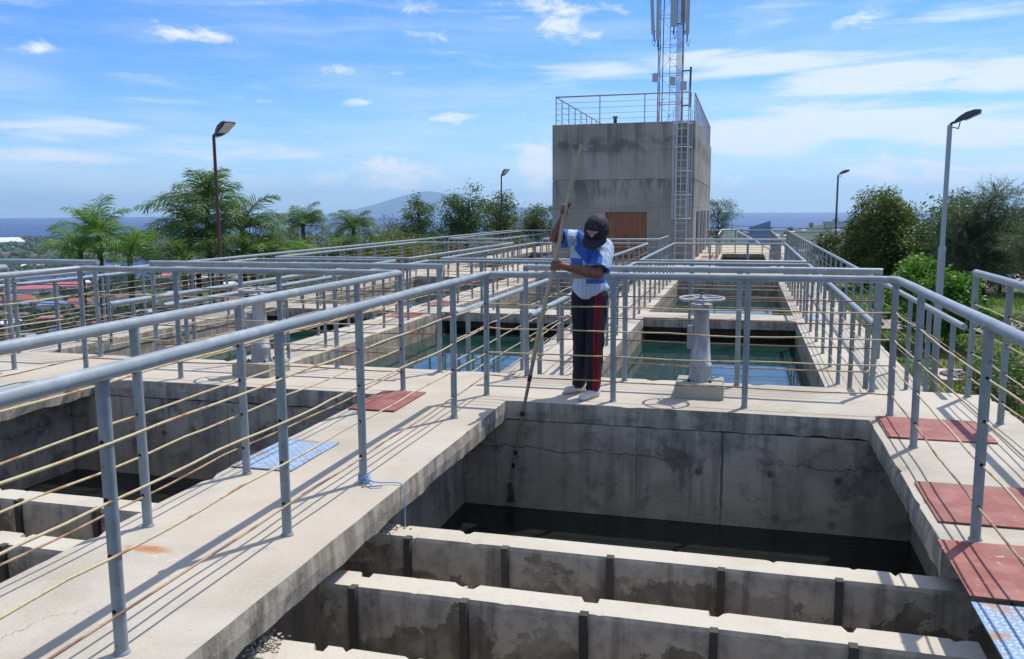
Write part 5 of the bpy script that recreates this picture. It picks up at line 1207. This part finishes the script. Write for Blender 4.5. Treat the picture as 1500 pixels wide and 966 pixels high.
# blue tower block
x,y=pol(.92,2000); t=empty('tower_block',(x,y,PLAIN),'blue glass tower block with a slanting top against the sea','building')
g=MB(); w_=23;z0=PLAIN-1; a0=-44;a1=-28
g.add([(x-w_,y,z0),(x+w_,y,z0),(x+w_,y+26,z0),(x-w_,y+26,z0),(x-w_,y,a0),(x+w_,y,a1),(x+w_,y+26,a1),(x-w_,y+26,a0)],[(0,3,2,1),(4,5,6,7),(0,1,5,4),(1,2,6,5),(2,3,7,6),(3,0,4,7)]); g.build('facade',M['tallglass'],t)
g=MB(); g.add([(x-w_-1,y-1,a0),(x+w_+1,y-1,a1),(x+w_+1,y+27,a1),(x-w_-1,y+27,a0),(x-w_-1,y-1,a0+1.5),(x+w_+1,y-1,a1+1.5),(x+w_+1,y+27,a1+1.5),(x-w_-1,y+27,a0+1.5)],[(0,3,2,1),(4,5,6,7),(0,1,5,4),(1,2,6,5),(2,3,7,6),(3,0,4,7)]); g.build('roof',M['roof blue'],t)
g=MB(); g.box(x+w_+1,y+2,PLAIN,x+w_+4,y+20,a1-14); g.build('stair_shaft',M['roof grey'],t)
# building on the promontory
x,y=pol(5.5,2950); z=gh(x,y); t=empty('headland_building',(x,y,z),'grey flat roofed building on top of the hazy headland','building')
g=MB(); g.box(x-40,y-10,z-6,x+42,y+12,z+10); g.build('wall',M['townwall'],t)
for q in range(3): g=MB(); g.box(x-38,y-10.4,z+1+q*3,x+40,y-10.1,z+2.4+q*3); g.build('window',M['roof blue'],t)
g=MB(); g.box(x-44,y-13,z+10,x+46,y+15,z+12); g.build('roof',M['roof grey'],t)
# coastal plain trees: nobody could count them
def blobs_mesh():
    ico=bmesh.new(); bmesh.ops.create_icosphere(ico,subdivisions=2,radius=1); bv=np.array([v.co[:] for v in ico.verts]); bf=np.array([[v.index for v in f.verts] for f in ico.faces]); ico.free()
    N=0; VV=[];FF=[]
    R=random.Random(5)
    def put(x,y,r,hh,z):
        nonlocal N
        if math.hypot(x,y)<1700:
            k=70; d=rng.normal(0,1,(k,3)); d/=np.linalg.norm(d,axis=1)[:,None]; c0=d*(rng.random((k,1))**.4)*np.array([r,r,hh*.75])*(1+.25*np.sin(d[:,:1]*5+x)); c0[:,2]=np.abs(c0[:,2])*1.1
            a=rng.normal(0,1,(k,3)); a/=np.linalg.norm(a,axis=1)[:,None]; b=np.cross(a,rng.normal(0,1,(k,3))); b/=np.linalg.norm(b,axis=1)[:,None]; sz=r*.24
            q=np.stack([c0+a*sz,c0+b*sz,c0-a*sz,c0-b*sz*.7],1).reshape(-1,3)+np.array([x,y,z+hh*.2]); VV.append(q)
            f=np.arange(k)[:,None]*4+N; FF.append(np.concatenate([f+np.array([0,1,2]),f+np.array([0,2,3])],0)); N+=4*k; return
        n=bv*np.array([r,r,hh])*(1+rng.normal(0,.16,(len(bv),1))); a=rng.random()*6.28; c,s=math.cos(a),math.sin(a)
        n=np.stack([n[:,0]*c-n[:,1]*s,n[:,0]*s+n[:,1]*c,n[:,2]],1)+np.array([x,y,z+hh*.5]); VV.append(n); FF.append(bf+N); N+=len(bv)
    zones=[(-52,-22,5600),(-22,12,1500),(10,26,4200)]
    for a0,a1,k in zones:
        for i in range(k):
            r=math.exp(R.uniform(math.log(320 if a0<9 else 75),math.log(4250))); a=R.uniform(a0,a1); x,y=pol(a,r)
            if nz(x*.006,y*.006,2)<-.22 and r>600 and R.random()<.8: continue
            z=gh(x,y); 
            if z<PLAIN-.5: continue
            s=R.uniform(2.6,6.5)*(1+r/3800)*min(1,.25+r/400); put(x,y,s,s*R.uniform(.7,1.1),z)
    return np.concatenate(VV),np.concatenate(FF)
vv,ff=blobs_mesh(); me=bpy.data.meshes.new('distant_trees'); me.vertices.add(len(vv)); me.vertices.foreach_set('co',vv.ravel()); me.loops.add(len(ff)*3); me.loops.foreach_set('vertex_index',ff.ravel()); me.polygons.add(len(ff)); me.polygons.foreach_set('loop_start',np.arange(len(ff))*3); me.polygons.foreach_set('loop_total',np.full(len(ff),3)); me.update(calc_edges=True); me.validate()
me.materials.append(M['treeblob']); o=bpy.data.objects.new('distant_trees',me); link(o); tag(o,'mass of green trees covering the plain and town below','trees',None,'stuff')
# slope vegetation near the left edge below the palms
R=random.Random(9); vs=[];fs=[]
g=MB()
for i in range(420):
    x=R.uniform(-60,-13); y=R.uniform(4,75); z=gh(x,y); rr=R.uniform(.5,1.3)
    for q in range(22):
        d=rnd_unit(R)*rr*R.random()**.3; p=V((x,y,z+.4))+d; a=rnd_unit(R); b_=a.cross(rnd_unit(R)); s=R.uniform(.1,.24); g.add([p,p+a*s+b_*s*.4,p+a*s*2,p+a*s-b_*s*.4],[(0,1,2,3)])
o=g.build('ground_cover',M['leaf']); tag(o,'dense low scrub on the slope below the palms','scrub',None,'stuff')
# power cables
g=MB()
mesh=[]
for k,(z0,z1) in enumerate(((.15,.3),(-.15,-.02))):
    g.tube([(-1,70,z0+.05),(4,68,z0-.12),(10,66,z0-.12),(16,64,z1)],.02,4)
mesh_thing('power_cables','thin dark power cables crossing in front of the sea right of the blue tower','cable',g,M['darkmetal'])
# ------------------------------------------------------------------ haze
hz=NT('haze_air'); pv=hz.n('ShaderNodeVolumePrincipled'); pv.inputs['Color'].default_value=(.58,.80,1,1); pv.inputs['Density'].default_value=6e-5; pv.inputs['Anisotropy'].default_value=.3; hz.l(pv.outputs[0],hz.out.inputs['Volume'])
HAZE=True
if HAZE:
    g=MB(); g.box(-20500,-1200,-152,20500,21500,420); o=g.build('haze',hz.mat); tag(o,'thin pale sea haze','haze',None,'stuff')
